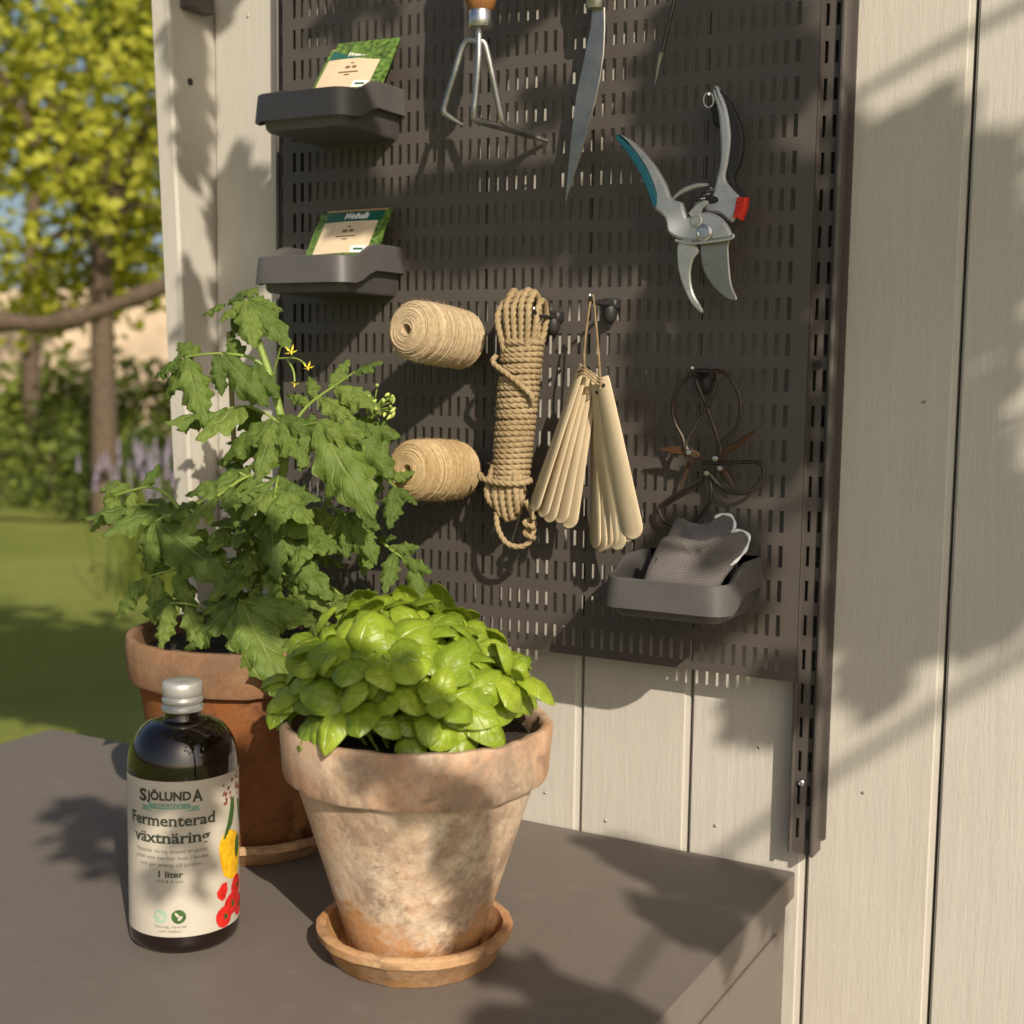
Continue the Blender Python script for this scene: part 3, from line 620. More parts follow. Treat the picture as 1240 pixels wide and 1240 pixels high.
rp('binding_turn', spline([a1+Vector((-0.027, -0.012, 0.004)), a1+Vector((-0.020, -0.020, 0.001)), a1+Vector((0, -0.0225, -0.002)), a1+Vector((0.020, -0.016, -0.002)), a1+Vector((0.0235, -0.002, 0))], 10))
tl = [at(601, 620, -0.046), at(603, 640, -0.05), at(613, 657, -0.05), at(628, 662, -0.048), at(640, 657, -0.046), at(646, 642, -0.044), at(645, 625, -0.042), at(636, 606, -0.044)]
rp('tail_loop', spline(tl, 10), RA*0.85)
kn = at(641, 636, -0.047); rp('tail_knot', spline([kn+Vector((0.005*math.cos(t_*1.9), 0.005*math.sin(t_*1.9), 0.008-0.0030*t_)) for t_ in range(8)], 8), RA*0.85)

# ------------------------------------------------------------------ wooden plant labels on a cord
def m_wood(name, a, b, sc=(40, 40, 5)):
    t = NT(name, 0.65, spec=0.3); f = t.noise(1, 5, 0.6, t.mapping(tuple(x*4 for x in sc))); g = t.noise(9, 3); c = t.mix(t.step(f, 0.3, 0.75), a, b); t.col(t.mix(t.math('MULTIPLY', g, 0.35), c, b)); t.bump(f, 0.15, 0.0006); return t.m
M['tag'] = m_wood('birch_labels', (0.64, 0.54, 0.375), (0.53, 0.42, 0.265)); M['handle'] = m_wood('varnished_handle', (0.34, 0.16, 0.05), (0.22, 0.09, 0.025))
lt = thing('plant_labels', 'bunch of pale wooden plant labels on a cord loop', 'plant labels', at(715, 620, -0.05))
def paddle():
    o = []; L_, w0, w1 = 0.150, 0.0078, 0.0125
    for k in range(7): o.append((-w0*1.0+0, 0.0)) if k == 0 else None
    pts = [(-0.0075, 0.0), (-0.0066, 0.004), (0.0066, 0.004), (0.0075, 0.0)]
    for k in range(1, 5): pts.append((w0+(w1-w0)*k/5, -(L_-0.0125)*k/5))
    for k in range(0, 13): a = R(-180*k/12); pts.append((w1*math.cos(a), -(L_-0.0125)+0.0125*math.sin(a)))
    for k in range(4, 0, -1): pts.append((-(w0+(w1-w0)*k/5), -(L_-0.0125)*k/5))
    return pts
mb = MB(); mb.prism(paddle(), -0.0007, 0.0007, 0.0003); pme = mb.mesh('tag', M['tag'], angle=45)
kL = at(708, 447, -0.050); kR = at(730, 466, -0.050)
def tagp(p, tilt, yaw, dy, s=1.0):
    m_ = Matrix.Translation(p+Vector((0, dy, 0))) @ Matrix.Rotation(R(tilt), 4, 'Y') @ Matrix.Rotation(R(yaw), 4, 'Z') @ Matrix.Diagonal((s, 1, s, 1))
    put('tag', pme, lt, m_)
    mb = MB(); mb.tube([(0, -0.0014, -0.004), (0, -0.0005, -0.004)], 0.0018, 10); put('hole', mb.mesh('hole', M['dark']), lt, m_)
for k in range(5): tagp(kL+Vector((0.0010*k, 0, -0.002*k)), 19.5-2.6*k+(0.8 if k == 2 else 0), -42+6*k, 0.004*k-0.008, 0.95+0.012*((k*7) % 3))
for k in range(7): tagp(kR+(Vector((0.0022*k-0.0125, 0, -0.007+0.001*k)) if k < 5 else Vector((0.0028*k-0.011, 0, 0.0006*k))), -1.5-2.0*k, (-42+5*k) if k < 5 else -20+6*(k-5), 0.010-0.0036*k, 0.98+0.012*((k*5) % 3))
mb = MB(); hp = hk_lab+Vector((0.0006, 0.004, 0.002))
mb.tube(spline([kL+Vector((0, 0, -0.004)), kL+Vector((0.0005, -0.002, 0.02)), hp+Vector((-0.0015, -0.001, -0.006)), hp+Vector((0, 0, 0.001)), hp+Vector((0.0022, 0, -0.006)), kR+Vector((0.001, -0.012, 0.025)), kR+Vector((0.004, -0.014, -0.004))], 12), 0.0010, 7, True, 1500, 2, 0.2)
for k in range(3): mb.tube(spline([kL+Vector((-0.004+0.003*k, -0.010, -0.006+0.004*k)), kL+Vector((0.006, -0.014, -0.004+0.003*k)), kR+Vector((0.0, -0.016, 0.002+0.003*k)), kR+Vector((0.006, -0.008, -0.002+0.003*k))], 8), 0.0009, 6)
obj('cord', mb, M['rope'], lt)

# ------------------------------------------------------------------ hand fork (three tines), its points resting on the board
def m_metal(name, c, rough, rust=None, amt=0.5):
    t = NT(name, rough, 1.0 if rust is None else 0.7); f = t.noise(60, 6, 0.65); cc = t.ramp(f, [(0.25, tuple(x*0.7 for x in c)), (0.75, c)])
    if rust: cc = t.mix(t.step(t.noise(45, 6, 0.7), amt-0.1, amt+0.12), cc, rust)
    sc_ = t.noise(1, 4, 0.65, t.mapping((90, 90, 900), None, (0, 0.6, 0))); cc = t.mix(t.math('MULTIPLY', t.step(sc_, 0.55, 0.7), 0.45), cc, tuple(x*0.42 for x in c)); t.col(cc); t.rou(t.math('MULTIPLY_ADD', t.noise(150, 4), 0.3)); t.t.nodes[-1].inputs[2].default_value = rough-0.12; t.bump(f, 0.25, 0.0006); return t.m
M['tine'] = m_metal('worn_zinc_steel', (0.50, 0.50, 0.49), 0.38); M['blade'] = m_metal('worn_blade_steel', (0.42, 0.40, 0.36), 0.34); M['ferr'] = m_metal('ferrule_steel', (0.66, 0.67, 0.68), 0.25)
YF = -0.080
fk = thing('hand_fork', 'three-tine hand cultivator with wooden handle hanging points to the wall', 'cultivator', at(578, 150, YF))
def tn(name, pp, r=0.0031):
    mb = MB(); mb.tube(resample(spline([at(*p) for p in pp], 10), 0.002), lambda s: r*(1 if s < 0.86 else 1-0.55*(s-0.86)/0.14), 10); obj(name, mb, M['tine'], fk)
mb = MB(); ft = at(582, 22, YF); zz = ft.z
mb.lathe([(0.0105, -0.0085), (0.0112, -0.007), (0.0112, 0.0055), (0.0102, 0.007)], ft, 28, True, True); obj('ferrule', mb, M['ferr'], fk)
mb = MB(); mb.lathe([(0.0098, 0.006), (0.0120, 0.008), (0.0150, 0.018), (0.0165, 0.05), (0.0150, 0.10), (0.0165, 0.125), (0.012, 0.14), (0.003, 0.143)], ft, 28, True, True); obj('handle', mb, M['handle'], fk)
tn('tine', [(580, 28, YF), (579.5, 70, YF), (576, 115, YF), (574, 137, YF), (579, 146, YF+0.006), (615, 156, YF+0.040), (664, 171, -0.0012)], 0.0033)
tn('tine', [(578, 52, YF), (571, 49, YF), (561, 56, YF), (549, 95, YF), (539, 128, YF), (538, 136, YF), (545, 142, YF+0.004), (562, 152, YF+0.012)])
tn('tine', [(583, 50, YF+0.002), (588, 56, YF+0.004), (597, 95, YF+0.010), (606, 138, YF+0.016), (610, 148, YF+0.020), (625, 157, YF+0.036), (652, 166, -0.010)])
mb = MB(); mb.tube([ft+Vector((0, 0.012, 0.13)), ft+Vector((0, -YF, 0.128))], 0.002, 8); obj('hanger', mb, M['black'], fk)

# ------------------------------------------------------------------ pruning knife with long curved blade
YK = -0.030
kf = thing('pruning_knife', 'long curved pruning knife with steel ferrule beside the hand fork', 'knife', at(690, 240, YK))
ol = [(717, 8), (714, 35), (709, 59), (703, 88), (697, 116), (691.5, 160), (687, 206), (684.5, 246), (692, 222), (705, 181), (713, 152), (720.6, 124), (727, 94), (731, 64.5), (732.5, 35), (732, 8)]
mb = MB(); mb.prism(xz(ol, YK), YK, YK+0.0022, 0.0008); obj('blade', mb, M['blade'], kf, angle=20)
p = at(721.5, 3, YK+0.001); mb = MB(); mb.lathe([(0.0085, -0.006), (0.0095, -0.004), (0.0098, 0.018), (0.0090, 0.020)], p, 24, True, True); obj('ferrule', mb, M['ferr'], kf)
mb = MB(); mb.lathe([(0.0092, 0.019), (0.0125, 0.03), (0.0135, 0.07), (0.012, 0.11), (0.013, 0.13), (0.005, 0.14)], p, 24, True, True); obj('handle', mb, M['handle'], kf)
mb = MB(); mb.tube([p+Vector((0, 0.01, 0.125)), p+Vector((0, -YK, 0.125))], 0.002, 8); obj('hanger', mb, M['black'], kf)
# thin steel spike
YS = -0.022
sp = thing('steel_spike', 'thin dark steel spike hanging between knife and secateurs', 'spike', at(795, 100, YS))
mb = MB(); mb.tube(resample(spline([at(824, -30, YS), at(812, 20, YS), at(801, 66, YS)], 10), 0.003), 0.0020, 10); obj('rod', mb, m_metal('dark_steel', (0.10, 0.095, 0.09), 0.4), sp)
mb = MB(); mb.tube(resample(spline([at(801.5, 64, YS), at(799, 72, YS), at(793, 102, YS)], 8), 0.0015), lambda s: 0.0028*(1-0.85*s), 10); obj('point', mb, M['blade'], sp)
mb = MB(); mb.tube([at(822, -22, YS), at(822, -22, YS)+Vector((0, -YS, 0))], 0.0016, 8); obj('hanger', mb, M['black'], sp)

# ------------------------------------------------------------------ secateurs
YQ = -0.036
M['alu'] = m_metal('cast_aluminium', (0.60, 0.62, 0.65), 0.46); M['alu'].node_tree.nodes['Principled BSDF'].inputs['Metallic'].default_value = 0.35; M['teal'] = plain('teal_grip', (0.015, 0.16, 0.22), 0.4, bump=0.05); M['red'] = plain('red_lock_plastic', (0.62, 0.03, 0.015), 0.4)
M['forged'] = m_metal('scratched_forged_steel', (0.66, 0.66, 0.63), 0.42); M['forged'].node_tree.nodes['Principled BSDF'].inputs['Metallic'].default_value = 0.6
sc = thing('secateurs', 'open silver secateurs with teal grip and red lock', 'secateurs', at(850, 378, YQ))
def dense(pp, k=3): 
    P = [(*p, 0) for p in pp]+[(*pp[0], 0)]; return [(q.x, q.y) for q in spline(P, k)[:-1]]
def pr(name, pp, y0, y1, m, bev=0.001, sm_=True): mb = MB(); mb.prism(xz(dense(pp) if sm_ else pp, YQ), y0, y1, bev); return obj(name, mb, m, sc, angle=24)
lh = [(747, 163), (756, 165), (771, 175), (791, 197), (806, 221), (814, 241), (827, 246), (833, 263), (845, 258), (862, 258), (876, 266), (885, 280), (884, 288), (865, 292), (838, 292), (822, 289), (810, 281), (806, 264), (793, 251), (795, 236), (783, 205), (765, 179)]
pr('left_handle', lh, YQ-0.004, YQ+0.005, M['alu'], 0.0022)
pr('teal_inlay', [(747, 163), (755, 168), (769, 183), (784, 205), (794, 228), (798, 246), (793, 251), (789, 238), (778, 212), (763, 187), (750, 171)], YQ-0.0052, YQ+0.006, M['teal'], 0.0006)
rh = [(862, 101), (867, 105), (877, 130), (881.5, 163), (878.5, 194), (875, 214), (884, 228), (893, 238), (888, 259), (882, 268), (868, 258), (852, 256), (850, 247), (858, 238), (864, 217), (869, 194), (869, 163), (866, 132), (859.5, 112)]
pr('right_handle', rh, YQ+0.0055, YQ+0.0125, M['alu'], 0.0022)
pr('black_grip', [(867, 106), (880, 122), (891, 145), (895.5, 168), (892, 194), (884, 214), (891, 228), (901, 238), (893, 238), (883, 226), (876, 214), (879, 194), (882, 163), (877.5, 130)], YQ+0.007, YQ+0.017, M['black'], 0.0008)
pr('red_lock', [(891, 238), (903, 238), (901.5, 251), (895.5, 266), (887, 262)], YQ+0.002, YQ+0.012, M['red'], 0.0012, False)
for k in range(4):
    a = Vector((889+1.2*k*-1+3.6, 243+6*k, 0)); mb = MB(); pA = at(a.x-1, a.y+2, YQ+0.0015); pB = at(a.x+9-1.6*k, a.y-2, YQ+0.0015); mb.tube([pA, pB], 0.0011, 8); obj('lock_ridge', mb, M['red'], sc)
mb = MB(); mb.tube(resample(spline([at(815, 241, YQ+0.003), at(825, 232.5, YQ+0.003), at(842, 225.5, YQ+0.003), at(860, 223.5, YQ+0.003)], 8), 0.002), lambda s: 0.0026*(0.5+math.sin(math.pi*s)*0.5), 10); obj('spring_cap', mb, M['forged'], sc)
mb = MB(); mb.tube([at(840+4*math.cos(k*1.1)+k*0.9, 250-k*0.9, YQ+0.004+0.003*math.sin(k*1.1)) for k in range(26)], 0.0008, 6); obj('spring', mb, M['blade'], sc)
pr('latch', [(836, 259), (842, 252), (849, 246), (857, 243), (860, 247), (853, 253), (850, 262), (842, 265)], YQ-0.006, YQ-0.0025, M['forged'], 0.0008)
pr('slot', [(852, 239), (858, 236), (866, 238), (867, 243), (861, 246), (853, 245)], YQ+0.0048, YQ+0.0062, M['black'], 0)
def knob(u, v, r, m, name, y0):
    p = at(u, v, y0); mb = MB(); mb.lathe([(0.0001, 0.0032), (r*0.55, 0.0031), (r*0.62, 0.0024), (r*0.72, 0.0030), (r*0.95, 0.0022), (r, 0.0008), (r, -0.001)], n=24); put(name, mb.mesh(name, m), sc, Matrix.Translation(p) @ Matrix.Rotation(R(90), 4, 'X'))
knob(844.5, 267.5, 0.0058, M['forged'], 'pivot_screw', YQ-0.0042); knob(853.5, 282, 0.0078, M['ferr'], 'pivot_bolt', YQ-0.0042)
mb = MB(); mb.tube(resample(spline([at(818, 291, YQ-0.003), at(835, 294.5, YQ-0.0055), at(862, 292.5, YQ-0.0055), at(886, 288.5, YQ-0.003), at(887.5, 284, YQ-0.002)], 8), 0.002), 0.0013, 8); obj('strap', mb, M['forged'], sc)
pr('hooked_blade', [(821, 299), (826, 291), (838, 292), (847, 304), (840.5, 314), (837, 333), (841, 356), (851.5, 374), (849.5, 378.5), (838, 367), (828, 346), (822, 323)], YQ-0.0035, YQ+0.001, M['forged'], 0.0012)
pr('cutting_blade', [(847, 308), (850, 291), (881, 289), (881, 300), (883, 331), (886, 348), (891.5, 362), (882, 363.5), (864, 349), (851, 328)], YQ+0.0012, YQ+0.0042, M['blade'], 0.0011)
mb = MB(); mb.tube([at(858+6*math.cos(a), 121+9*math.sin(a), YQ+0.006) for a in [k*2*math.pi/20 for k in range(21)]], 0.0007, 6); obj('wire_ring', mb, M['forged'], sc)

# ------------------------------------------------------------------ rusty scissors
M['iron'] = m_metal('black_iron', (0.085, 0.07, 0.06), 0.45, (0.10, 0.045, 0.02), 0.62); M['rust'] = m_metal('rusty_blade', (0.10, 0.07, 0.05), 0.6, (0.115, 0.05, 0.02), 0.48)
def sciss(label, Y, loops, blades, bolts, base):
    t = thing('garden_scissors', label, 'scissors', at(*base, Y), 'rusty scissors on the hook')
    for pp, y0 in loops:
        mb = MB(); mb.tube(resample(spline([at(u, v, Y+y0) for u, v in pp], 10), 0.002), 0.00185, 9); obj('handle_loop', mb, M['iron'], t)
    for pp, y0 in blades:
        mb = MB(); mb.prism(xz(dense(pp, 2), Y), Y+y0, Y+y0+0.0024, 0.0008); obj('blade', mb, M['rust'], t)
    for u, v in bolts:
        p = at(u, v, Y-0.0005); mb = MB(); mb.lathe([(0.0001, 0.0022), (0.0022, 0.002), (0.0032, 0.0006), (0.0032, -0.003)], n=14); put('bolt', mb.mesh('bolt', M['steel']), t, Matrix.Translation(p) @ Matrix.Rotation(R(90), 4, 'X'))
sciss('old iron scissors with two big loops hanging from the hook', -0.026,
    [([(830, 545), (827, 530), (817, 510), (814.5, 488), (824, 466), (840, 452), (852, 449.5), (869, 454.5), (857, 490), (832, 534), (836, 548)], 0.0), ([(868, 548), (876, 534), (892, 518), (897, 490), (891, 468), (880, 453), (866, 449), (852, 450), (841, 453), (857, 496), (872, 540), (870, 552)], 0.004)],
    [([(795, 545), (806, 541.5), (828, 541), (846, 549), (843, 556), (832, 552), (814, 550)], 0.001), ([(862, 556), (872, 544), (890, 534), (914, 520), (900, 536), (880, 550), (868, 560)], 0.004)], [(834, 548), (866, 555)], (838, 560))
sciss('old iron scissors dangling below with loops spread sideways', -0.014,
    [([(850, 560), (880, 560.5), (917, 560), (925, 572), (918, 588), (896, 597.5), (873, 589), (853, 566)], 0.0), ([(852, 579), (824, 595), (803, 610), (798, 616), (803, 629), (812, 635), (824, 637), (842, 630), (856, 614), (862, 594), (858, 576)], 0.003)],
    [([(834, 552), (839, 553), (832, 572), (825, 590), (823, 588), (828, 570)], 0.001), ([(868, 566), (876, 568), (884, 582), (888, 594), (880, 586), (872, 576)], 0.003)], [(872, 567), (856, 573)], (850, 635))

# ------------------------------------------------------------------ gloves
def m_knit(name, a, b):
    t = NT(name, 0.9, spec=0.15); ch = t.n('ShaderNodeTexWave', wave_type='BANDS', bands_direction='Z'); ch.inputs['Scale'].default_value = 240; ch.inputs['Distortion'].default_value = 1.0; t.l(t.co, ch.inputs[0])
    c2 = t.n('ShaderNodeTexWave', wave_type='BANDS', bands_direction='X'); c2.inputs['Scale'].default_value = 260; t.l(t.co, c2.inputs[0]); k = t.math('MULTIPLY', ch.outputs['Fac'], c2.outputs['Fac'])
    t.col(t.mix(k, a, b)); t.bump(k, 0.6, 0.0012); return t.m
M['knit'] = m_knit('grey_knit', (0.14, 0.125, 0.12), (0.24, 0.215, 0.20)); M['cuff'] = plain('white_cuff_edge', (0.75, 0.76, 0.80), 0.7, bump=0.2); M['print'] = ink('glove_print', (0.03, 0.03, 0.03))
def glove(label, out, depth, lean, thick, fold, cuff, printed=False):
    """out: closed outline in pixels traced on its own leaning plane; cuff: the bound edge; fold: crease line"""
    cen = at(sum(p[0] for p in out)/len(out), sum(p[1] for p in out)/len(out), depth)
    def P(u, v): p = at(u, v, depth); return at(u, v, depth+(p.z-cen.z)*lean)
    t = thing('garden_glove', label, 'glove', cen, 'gloves in the tray')
    o = [P(*p) for p in dense(out, 3)]; n = len(o); c = sum(o, Vector())/n; mb = MB(); rs = []
    nv = Vector((0.25, -1, 0.35)).normalized()
    prof = [(1.0, 0.0), (0.985, 0.35), (0.93, 0.65), (0.80, 0.86), (0.6, 0.97), (0.35, 1.0), (0.12, 1.0)]
    def ht(p):
        w = noise.noise(p*60+Vector((depth*40, 0, 0)))*0.55+noise.noise(p*150)*0.25
        for (a_, b_, r_, d_) in fold:
            A = P(*a_); B = P(*b_); q_ = max(0, min(1, (p-A).dot(B-A)/(B-A).length_squared)); dd = (p-A.lerp(B, q_)).length; w += d_*math.exp(-(dd/r_)**2)
        return 1+w
    for s, h in prof:
        r = []
        for p in o:
            q_ = c+(p-c)*s; r.append(q_+nv*(thick*h*(ht(q_) if h > 0.3 else 1)))
        rs.append(r)
    bk = [[c+(p-c)*s-nv*(thick*h*0.8) for p in o] for s, h in ((0.12, 1.0), (0.5, 0.95), (0.9, 0.6))]
    mb.rings(bk+rs, True, True, True); obj('glove_fabric', mb, M['knit'], t, angle=80)
    mb = MB(); mb.tube(resample(spline([P(*p)+nv*(thick*0.45) for p in cuff], 8), 0.0012), lambda s: 0.0017*(0.75+0.25*math.sin(s*23)), 8); obj('cuff_binding', mb, M['cuff'], t)
    return t, P, nv
glove('folded grey knit glove lying behind the other in the tray', [(797, 668), (808, 650), (814, 636), (823, 627), (838, 633), (857, 634), (873, 625), (886, 625), (890, 636), (884, 650), (872, 668), (850, 700), (800, 700)], -0.046, 0.25, 0.006,
    [((838, 640), (884, 632), 0.006, -0.5)], [(866, 628), (875, 623.5), (886, 626), (890, 636), (886, 646), (878, 656)])
g_, P_, nv_ = glove('folded grey knit glove with white cuff in front, resting on tray edge', [(776, 712), (785, 686), (795, 664), (803, 652), (816, 649), (832, 652), (851, 656), (870, 650), (886, 645), (899, 644), (908, 652), (904, 666), (893, 680), (878, 700), (862, 722), (820, 728), (785, 724)], -0.074, 0.18, 0.008,
    [((803, 657), (850, 664), 0.005, 0.55), ((806, 668), (850, 670), 0.005, -0.5), ((850, 662), (880, 655), 0.008, 0.3), ((810, 690), (835, 694), 0.004, -0.25), ((808, 700), (835, 702), 0.003, 0.2)], [(886, 645), (898, 643.5), (907.5, 651), (904, 665), (895, 677), (884, 686)])
mb = MB()
for k in range(9):
    u = 782+k*1.7+random.uniform(-1, 1); v = 703-k*3.2; a = P_(u, v)+nv_*0.0042; b = P_(u+random.uniform(1, 4), v-random.uniform(-2, 3))+nv_*0.0046; mb.tube([a, b], 0.0007, 5)
obj('print', mb, M['print'], g_)
# ------------------------------------------------------------------ leaves
def leaf_mat(name, dark, light, vein, trans=(0.3, 0.45, 0.04), tf=0.28, rough=0.4, nvein=6.0, quilt=0.4, spec=0.4, bs_=0.55):
    t = NT(name, rough, spec=spec); uv = t.n('ShaderNodeUVMap').outputs[0]
    u = t.sep(0, uv); s = t.math('ABSOLUTE', t.math('SUBTRACT', t.sep(1, uv), 0.5))       # s: 0 at the midrib, 0.5 at the edge
    ph = t.math('FRACT', t.math('SUBTRACT', t.math('MULTIPLY', u, nvein), t.math('MULTIPLY', s, 3.2)))
    sv = t.step(t.math('ABSOLUTE', t.math('SUBTRACT', ph, 0.5)), 0.10, 0.0); sv = t.ramp(t.math('ABSOLUTE', t.math('SUBTRACT', ph, 0.5)), [(0.0, (1, 1, 1)), (0.10, (0, 0, 0))])
    mid = t.ramp(s, [(0.0, (1, 1, 1)), (0.035, (0, 0, 0))]); vv = t.math('MAXIMUM', t.math('MULTIPLY', sv, 0.5), mid)
    oi = t.n('ShaderNodeObjectInfo').outputs['Random']; f = t.noise(5, 5)
    c = t.mix(t.math('ADD', t.math('MULTIPLY', oi, 0.75), t.math('MULTIPLY', t.math('SUBTRACT', f, 0.4), 0.9)), dark, light)
    c = t.mix(t.math('MULTIPLY', vv, 0.55), c, vein); t.col(c)
    q = t.math('ADD', t.math('MULTIPLY', vv, -0.8), t.math('MULTIPLY', t.noise(15, 5, 0.6), quilt)); t.bump(q, bs_, 0.0014 if bs_ < 0.6 else 0.0026)
    tr = t.n('ShaderNodeBsdfTranslucent'); t.l(t.mix(0.5, c, trans), tr.inputs[0]); t.l(t.bn, tr.inputs['Normal'])
    mx = t.n('ShaderNodeMixShader'); mx.inputs[0].default_value = tf; t.l(t.p.outputs[0], mx.inputs[1]); t.l(tr.outputs[0], mx.inputs[2])
    t.l(mx.outputs[0], t.t.nodes['Material Output'].inputs['Surface']); return t.m
M['basil'] = leaf_mat('basil_leaf', (0.15, 0.24, 0.017), (0.36, 0.46, 0.038), (0.40, 0.48, 0.10), (0.42, 0.55, 0.03), 0.26, 0.30, 5.0, 0.5, 0.5, 0.59)
M['tomato'] = leaf_mat('tomato_leaf', (0.078, 0.138, 0.024), (0.205, 0.285, 0.055), (0.36, 0.43, 0.15), (0.32, 0.42, 0.04), 0.32, 0.5, 7.0, 1.2, 0.35, 0.7)
M['stem'] = plain('green_stem', (0.20, 0.28, 0.05), 0.55, var=0.25, scale=80)
def leaf_mesh(name, m, seed, kind):
    rnd = random.Random(seed); nr, nc = (11, 9) if kind == 'basil' else (26, 9); v = []; uv = []; f = []
    ph = rnd.uniform(0, 6); droop = rnd.uniform(0.05, 0.28) if kind == 'basil' else rnd.uniform(0.10, 0.45); tw = rnd.uniform(-0.25, 0.25); wd = rnd.uniform(0.37, 0.45) if kind == 'basil' else rnd.uniform(0.24, 0.32)
    for i in range(nr+1):
        t = i/nr
        for j in range(nc):
            s = -1+2*j/(nc-1); x = t; sx = 0
            if kind == 'basil':
                w = wd*max(0.0, math.sin(math.pi*t**0.86))**0.60*(1-0.12*t)+0.004
                z = 0.21*(1-abs(s)**2.2)*math.sin(math.pi*min(1, t*0.9+0.05))-0.055*math.exp(-(s/0.13)**2)*math.sin(math.pi*t)-droop*t*t
                z += 0.040*math.sin(t*22+abs(s)*3.2)*abs(s)*(1-abs(s))*2+0.03*noise.noise(Vector((t*3, s*2, seed)))
            else:
                base = max(0.0, math.sin(math.pi*min(1, t**0.75)))**0.8*(1-0.30*t)
                tooth = (t*5.0+0.12*math.sin(ph+s)) % 1.0; lob = 1-0.50*abs(tooth-0.32)/0.68*(1 if t < 0.93 else 0.3); fine = 1+0.08*math.sin(t*62+ph*s)
                w = wd*base*(lob*fine if abs(s) > 0.9 else (0.35+0.65*lob) if abs(s) > 0.6 else 1)+0.004; sx = 0.11*abs(s)**1.5*(1-t)*min(1, t*5)
                z = -0.20*s*s*base+0.075*abs(s)*math.sin(t*15+(1 if s > 0 else 2)+ph)*base-droop*t*t-0.035*math.exp(-(s/0.12)**2)*base+0.07*noise.noise(Vector((t*5, s*2.5, seed)))+0.03*math.sin(t*34+abs(s)*5)*abs(s)*base
            a = tw*t; y = s*w; y, z = y*math.cos(a)-z*math.sin(a)*0.3, z+y*math.sin(a); v.append((x+sx-0.12*droop*t*t, y, z)); uv.append((t, 0.5+0.5*s))
    for i in range(nr):
        for j in range(nc-1): a = i*nc+j; f.append((a, a+nc, a+nc+1, a+1))
    mb = MB(); mb.v = v; mb.f = f; return mb.mesh(name, m, True, uv, angle=180)
def frame(base, tip, hint):
    ex = tip-base; L = ex.length; ex = ex/L; ez = hint-ex*hint.dot(ex); ez = ez.normalized() if ez.length > 1e-4 else ex.orthogonal().normalized(); ey = ez.cross(ex)
    return Matrix(((ex.x*L, ey.x*L, ez.x*L, base.x), (ex.y*L, ey.y*L, ez.y*L, base.y), (ex.z*L, ey.z*L, ez.z*L, base.z), (0, 0, 0, 1)))
# ------------------------------------------------------------------ basil
BL = [leaf_mesh('leaf', M['basil'], 30+k, 'basil') for k in range(7)]
bs = thing('basil_plant', 'bushy bright green basil plant growing in the pale pot', 'basil', (*PC, -0.50))
mb = MB(); mb.lathe([(0.0965, -0.480), (0.08, -0.476), (0.04, -0.474), (0.004, -0.473)], (*PC, 0), 48, True, True, jit=lambda r, z, a: (r, z+0.004*noise.noise(Vector((math.cos(a)*r*90, math.sin(a)*r*90, 1))))); obj('soil', mb, M['soil'], bs)
rnd = random.Random(11); NS = 58; Pc = Vector((*PC, 0))
for k in range(NS+8):
    r = 0.093*math.sqrt((min(k, NS-1)+0.5)/NS); a = k*2.39996+rnd.uniform(-0.15, 0.15)
    if k >= NS: a = R(-57+13*(k-NS-4)); r = 0.080
    q_ = min(1.0, r/0.093)
    ctr = Vector((PC[0]-0.010+r*math.cos(a), PC[1]+r*math.sin(a), -0.449+0.056*math.sqrt(max(0, 1-(q_*0.97)**2))+rnd.uniform(-0.015, 0.015)-(0.020 if k >= NS else 0)))
    rad = Vector((math.cos(a), math.sin(a), 0)); upv = (Vector((0, 0, 1))+rad*(0.15+0.85*q_**1.5)+Vector((rnd.uniform(-.25, .25), rnd.uniform(-.25, .25), 0))).normalized()
    root = Vector((PC[0]+r*0.6*math.cos(a), PC[1]+r*0.6*math.sin(a), -0.477))
    mb = MB(); mb.tube(spline([root, root.lerp(ctr, 0.6)+Vector((0, 0, 0.004)), ctr], 5), 0.0013, 6); obj('stem', mb, M['stem'], bs)
    e1 = upv.orthogonal().normalized(); e1 = Matrix.Rotation(rnd.uniform(0, 3.14), 3, upv) @ e1; e2 = upv.cross(e1); big = rnd.uniform(0.031, 0.046)*(1-0.05*q_)
    prs = [(e1, 1, big, 0.30), (e1, -1, big*rnd.uniform(.9, 1.05), 0.30), (e2, 1, big*rnd.uniform(.7, .9), 0.55), (e2, -1, big*rnd.uniform(.7, .9), 0.55)]
    if k % 3 == 1 and k < NS: prs += [(e1, 1, big*0.40, 1.4), (e1, -1, big*0.36, 1.4)]
    if q_ > 0.70 and k < NS: tg = Vector((-rad.y, rad.x, 0)); prs += [((rad+tg*rnd.uniform(-.6, .6)).normalized(), 1, big*rnd.uniform(.8, 1.0), -0.45)]
    for lv, (e, sg, L, el) in enumerate(prs):
        d = (e*sg+upv*(el+rnd.uniform(-.22, .22))-Vector((0, 0, 0.25*q_ if lv < 2 else 0))).normalized()
        b0 = ctr-upv*(0.018 if el < 0 else 0.006 if lv < 2 else 0.0)+e*sg*0.002
        if (b0+d*L).z < (-0.478 if el < 0 else -0.474): d = (d+Vector((0, 0, 0.5))).normalized()
        put('leaf', BL[rnd.randrange(7)], bs, frame(b0, b0+d*L, upv+Vector((rnd.uniform(-.2, .2), rnd.uniform(-.2, .2), 0))))
